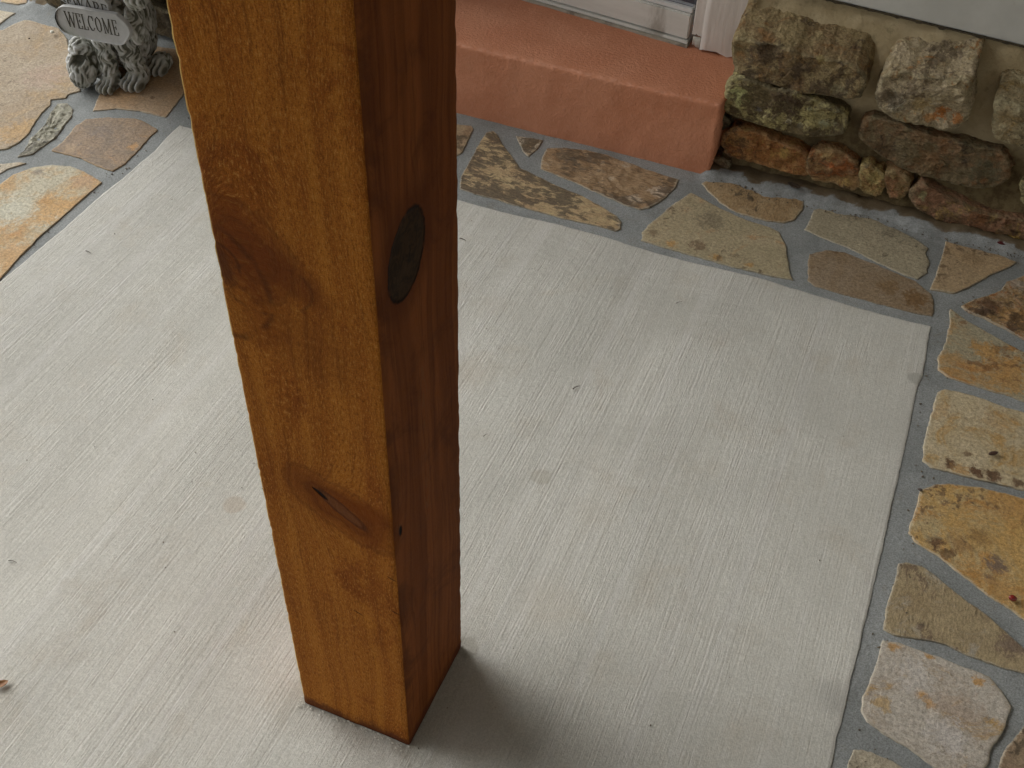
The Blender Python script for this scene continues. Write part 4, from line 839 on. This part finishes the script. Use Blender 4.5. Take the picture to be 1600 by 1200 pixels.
# letters as strokes: thick and thin with small serifs, unit box width x height 1
LET = {
 'W': (1.25, [((0, 1), (.30, 0), .17), ((.30, 0), (.60, 1), .07), ((.55, 1), (.85, 0), .17), ((.85, 0), (1.15, 1), .07), ((-.12, 1), (.16, 1), .05), ((.46, 1), (.72, 1), .05), ((1.02, 1), (1.28, 1), .05)]),
 'E': (.66, [((.12, 0), (.12, 1), .17), ((0, 1), (.58, 1), .07), ((0, 0), (.60, 0), .07), ((.12, .5), (.44, .5), .06), ((.58, 1), (.58, .8), .05), ((.60, 0), (.60, .2), .05), ((.44, .6), (.44, .4), .05)]),
 'L': (.62, [((.12, 0), (.12, 1), .17), ((0, 1), (.28, 1), .05), ((0, 0), (.56, 0), .07), ((.56, 0), (.56, .22), .05)]),
 'C': (.80, [((.70, .80), (.52, .98), .06), ((.52, .98), (.30, .98), .08), ((.30, .98), (.10, .72), .14), ((.10, .72), (.06, .5), .17), ((.06, .5), (.10, .28), .17), ((.10, .28), (.30, .02), .14), ((.30, .02), (.52, .02), .08), ((.52, .02), (.70, .22), .06), ((.70, .7), (.70, 1), .05)]),
 'O': (.88, [((.40, 1), (.16, .85), .10), ((.16, .85), (.07, .5), .17), ((.07, .5), (.16, .15), .17), ((.16, .15), (.40, 0), .10), ((.40, 0), (.64, .15), .10), ((.64, .15), (.73, .5), .17), ((.73, .5), (.64, .85), .17), ((.64, .85), (.40, 1), .10)]),
 'M': (1.12, [((.12, 0), (.12, 1), .07), ((.12, 1), (.50, .05), .16), ((.50, .05), (.88, 1), .07), ((.88, 0), (.88, 1), .17), ((0, 0), (.24, 0), .05), ((.72, 0), (1.02, 0), .05), ((0, 1), (.14, 1), .05), ((.86, 1), (1.02, 1), .05)]),
 'B': (.74, [((.12, 0), (.12, 1), .17), ((0, 1), (.45, 1), .06), ((0, 0), (.48, 0), .06), ((.45, 1), (.56, .76), .14), ((.56, .76), (.42, .53), .12), ((.12, .53), (.42, .53), .06), ((.42, .53), (.64, .28), .14), ((.64, .28), (.48, 0), .14)]),
 'A': (.90, [((0, 0), (.40, 1), .07), ((.40, 1), (.78, 0), .17), ((.14, .35), (.62, .35), .06), ((-.10, 0), (.14, 0), .05), ((.62, 0), (.92, 0), .05)]),
 'R': (.80, [((.12, 0), (.12, 1), .17), ((0, 1), (.45, 1), .06), ((.45, 1), (.60, .76), .14), ((.60, .76), (.42, .50), .12), ((.12, .50), (.42, .50), .06), ((.36, .50), (.70, 0), .15), ((0, 0), (.26, 0), .05), ((.62, 0), (.84, 0), .05)]),
}
def word(txt, x0, x1, z0, h, y, parent, mat, slope=0., depth=.0012):
    tot = sum(LET[c][0] + .12 for c in txt); sx = (x1 - x0) / tot; bm = bmesh.new(); x = x0
    for ch in txt:
        w, st = LET[ch]
        for (a, b, t) in st:
            A = Vector((x + a[0] * sx, 0, z0 + a[1] * h)); B = Vector((x + b[0] * sx, 0, z0 + b[1] * h)); d = B - A
            if d.length < 1e-6: continue
            dn = d.normalized(); pn = Vector((-dn.z, 0, dn.x)); tt = t * sx * .62; A -= dn * tt * .25; B += dn * tt * .25
            tt = max(tt, .0009)
            q = [A + pn * tt / 2, B + pn * tt / 2, B - pn * tt / 2, A - pn * tt / 2]
            y_ = y - depth * (1 + .02 * (st.index((a, b, t))))
            f = [bm.verts.new((p.x, y_, p.z - slope * (p.x - x0))) for p in q]; g = [bm.verts.new((p.x, y + .001, p.z - slope * (p.x - x0))) for p in q]
            bm.faces.new(f)
            for i in range(4): bm.faces.new((f[i], g[i], g[(i + 1) % 4], f[(i + 1) % 4]))
        x += (w + .12) * sx
    bmesh.ops.recalc_face_normals(bm, faces=bm.faces[:])
    return bm_obj('lettering', bm, mat, parent)
plaq = simple_mat('cast_sign_grey', (.36, .365, .36), (.43, .435, .43), 30, .7, .0008, dirt=(.24, .26, .17), dirt_amt=.25)
ink = simple_mat('sign_groove_dark', (.045, .04, .028), (.07, .065, .045), 60, .8, .0004)
def board(P, Y, thick, name):
    """rounded sign board from an outline in the upright plane Y, with a raised border"""
    P = resample(chaikin(P, 2), .004); c = sum(P, Vector()) / len(P); n = len(P)
    prof = [(1, thick), (1, .003), (.985, 0), (.955, 0), (.94, .0022), (0, .0022)]; verts, faces = [], []
    for (s, dy) in prof[:-1]:
        for p in P: q = c + (p - c) * s; verts.append((q.x, Y + dy, q.z))
    for r in range(len(prof) - 2):
        for i in range(n): j = (i + 1) % n; faces.append((r * n + i, r * n + j, (r + 1) * n + j, (r + 1) * n + i))
    faces.append(tuple((len(prof) - 2) * n + i for i in range(n))); faces.append(tuple(reversed(range(n))))
    bm = bmesh.new(); bv = [bm.verts.new(v) for v in verts]
    for f in faces: bm.faces.new([bv[i] for i in f])
    bmesh.ops.recalc_face_normals(bm, faces=bm.faces[:])
    return bm_obj(name, bm, plaq, statue)
YS = 1.925
pw = [V(*q, YS) for q in ((94, 9), (120, 12), (150, 18), (179, 22), (184, 26), (197, 37), (204, 50), (202, 58), (196, 68), (190, 72), (160, 67), (130, 60), (110, 55), (98, 50), (88, 40), (84, 28), (86, 16))]
board(pw, YS, .012, 'welcome_sign')
sgn = bpy.data.objects['welcome_sign']
a, b = V(101, 40, YS), V(187, 55, YS); zt = V(97, 20, YS)
word('WELCOME', V(98, 20, YS).x + .004, V(187, 55, YS).x, (a.z), V(98, 20, YS).z - a.z + .004, YS + .0022, sgn, ink, slope=(a.z - b.z) / (b.x - a.x) * .8)
# dark scroll at the left end of the sign
bm = bmesh.new(); pts = [V(*q, YS) for q in ((92, 13), (88, 19), (87, 28), (91, 38), (97, 46), (105, 52))]; pts = [pts[i].lerp(pts[i + 1], t) for i in range(5) for t in (0, .25, .5, .75)] + [pts[-1]]
for i in range(len(pts) - 1):
    w0 = .0016 * math.sin(math.pi * (i + .3) / len(pts)) + .0004; w1 = .0016 * math.sin(math.pi * (i + 1.3) / len(pts)) + .0004
    q = [pts[i] + Vector((w0, 0, 0)), pts[i + 1] + Vector((w1, 0, 0)), pts[i + 1] - Vector((w1, 0, 0)), pts[i] - Vector((w0, 0, 0))]
    bm.faces.new([bm.verts.new((p.x, YS - .0012, p.z)) for p in q])
bmesh.ops.solidify(bm, geom=bm.faces[:], thickness=.002)
bm_obj('scroll_line', bm, ink, sgn)
YU = 1.940
z_lo = V(120, 12, YU).z
pu = [Vector((V(90, 8, YU).x, YU, z_lo + .004)), Vector((V(170, 18, YU).x, YU, z_lo - .008)), Vector((V(170, 18, YU).x + .004, YU, z_lo + .045)), Vector((V(90, 8, YU).x - .002, YU, z_lo + .055))]
board(pu, YU, .010, 'upper_sign')
upp = bpy.data.objects['upper_sign']
word('BEWARE', V(94, 6, YU).x, V(168, 14, YU).x, V(96, 6, YU).z, .030, YU + .0022, upp, ink, slope=.05)

def grit():
    bm = bmesh.new(); rr = random.Random(12)
    for i in range(420):
        if i < 55: x, y = rr.uniform(-1.55, .12), rr.uniform(.45, 1.88); zz = .0019
        elif i < 300: x, y = rr.uniform(-.38, .7), 2.235 - abs(rr.gauss(0, .018)); zz = .004
        else: x, y = rr.choice([rr.uniform(.17, .24), rr.uniform(-1.66, -1.62)]), rr.uniform(.9, 2.1); zz = .0006
        r = rr.uniform(.0005, .0013) * (1.5 if i > 150 else 1)
        m = Matrix.Translation((x, y, zz)) @ Matrix.Rotation(rr.uniform(0, 3), 4, 'Z') @ Matrix.Diagonal((r * rr.uniform(1, 2.2), r, r * .8, 1))
        bmesh.ops.create_icosphere(bm, subdivisions=1, radius=1, matrix=m)
    tag(bm_obj('dark_grit', bm, simple_mat('dark_grit', (.07, .055, .04), (.16, .13, .09), 200, .9, .0003), origin=(-.7, 1.2, .003)), 'scattered dark grains of dirt on the slab and along the joints', 'grit', kind='stuff')
grit()

# ------------------------------------------------------------------ small litter on the floor
def litter(name, cat, label, px, size, mat, rot=0, flat=.35, bend=.3, curl=.2, z=.0030, ptx=None):
    c = G(*px, z); bm = bmesh.new(); bmesh.ops.create_icosphere(bm, subdivisions=3, radius=1)
    L, Wd = size
    for v in bm.verts:
        x = v.co.x; tp = (1 - abs(x)) ** .35 if abs(x) < 1 else 0
        v.co.y *= (.55 + .45 * tp); v.co.z = v.co.z * flat + curl * (v.co.y ** 2) + bend * x * x + nz(v.co, 2.2, 3, size[0] * 99) * .18
        v.co.x *= L; v.co.y *= Wd; v.co.z *= Wd
    zmin = min(v.co.z for v in bm.verts); m = Matrix.Translation(c) @ Matrix.Rotation(R(rot), 4, 'Z')
    for v in bm.verts: v.co.z -= zmin; v.co = m @ v.co
    tag(bm_obj(name, bm, mat, origin=c, smooth=True), label, cat)
leafm = simple_mat('dry_leaf_brown', (.20, .085, .03), (.30, .15, .06), 120, .6, .0006)
litter('dry_leaf', 'leaf', 'small curled brown leaf on the slab at the left edge of the photo', (2, 1071), (.011, .006), leafm, 50, .2, .5, .6)
litter('seed_husk', 'seed husk', 'dark brown seed husk lying on the pale cream flagstone', (1551, 710), (.010, .0045), simple_mat('husk_brown', (.055, .028, .022), (.09, .05, .035), 200, .5, .0004), 38, .5, .25, .1, .0045)
litter('berry', 'berry', 'small dark red berry on the big ochre flagstone', (1581, 937), (.0068, .0055), simple_mat('berry_red', (.13, .008, .008), (.2, .02, .015), 100, .2, .0002, spec=.6), 0, .85, 0, 0, .004)
litter('red_leaf', 'leaf', 'dark crimson scrap of leaf against the foot of the stone wall', (1566, 382), (.012, .006), simple_mat('crimson', (.10, .012, .016), (.06, .012, .012), 100, .5, .0004), 10, .3, .3, .3, .006)
litter('dark_leaf', 'leaf', 'blackish brown leaf lying at the wall base above the oval flagstone', (1240, 292), (.016, .009), simple_mat('black_leaf', (.035, .025, .017), (.06, .042, .028), 100, .7, .0004), -15, .25, .3, .3, .018)
litter('pebble', 'pebble', 'tiny white pebble left of the WELCOME sign', (82, 52), (.006, .005), simple_mat('white_pebble', (.7, .69, .6), (.75, .74, .66), 100, .6, .0002), 0, .8, 0, 0, .0065)
litter('dark_pebble', 'pebble', 'tiny dark pebble on the large pinkish flagstone', (46, 61), (.0028, .0024), simple_mat('dark_pebble_m', (.06, .045, .03), (.08, .06, .04), 100, .6, .0002), 0, .8, 0, 0, .0062)
litter('bark_chip', 'bark chip', 'tiny grey brown bark chip on the mortar beside the ochre flagstone', (1437, 766), (.0045, .003), simple_mat('bark', (.08, .065, .06), (.12, .1, .09), 100, .6, .0002), 0, .7, 0, 0, .003)
def twig(px0, px1, r, label):
    a, b = G(*px0, .0028 + r), G(*px1, .0028 + r); bm = bmesh.new(); n = 8; rings = []
    for i in range(n):
        t = i / (n - 1); p = a.lerp(b, t); d = (b - a).normalized(); s = Vector((-d.y, d.x, 0)); p = p + s * math.sin(t * 3.1) * (b - a).length * .10
        rr = r * (1 - .5 * t); rings.append([bm.verts.new(p + s * math.cos(q) * rr + Vector((0, 0, math.sin(q) * rr))) for q in [k_ * math.pi / 3 for k_ in range(6)]])
    for i in range(n - 1):
        for j in range(6): bm.faces.new((rings[i][j], rings[i][(j + 1) % 6], rings[i + 1][(j + 1) % 6], rings[i + 1][j]))
    bm.faces.new(rings[0][::-1]); bm.faces.new(rings[-1]); bmesh.ops.recalc_face_normals(bm, faces=bm.faces[:])
    tag(bm_obj('twig', bm, twm, origin=a, smooth=True), label, 'twig', 'dry twigs scattered on the slab')
twm = simple_mat('twig_brown', (.05, .04, .03), (.08, .06, .045), 300, .8, .0003)
twig((895, 608), (906, 603), .0014, 'short dark twig in the open middle of the slab')
twig((718, 372), (728, 376), .0012, 'tiny dark twig beside the right edge of the post near the back mortar')
twig((1056, 474), (1066, 471), .0008, 'hair thin twig on the slab below the sandy flagstone')
twig((13, 876), (26, 879), .0008, 'thin grey twig on the slab at the lower left')
twig((134, 392), (142, 396), .0010, 'tiny twig near the left edge of the slab')
twig((755, 682), (762, 678), .0007, 'faint hair like twig just right of the post')
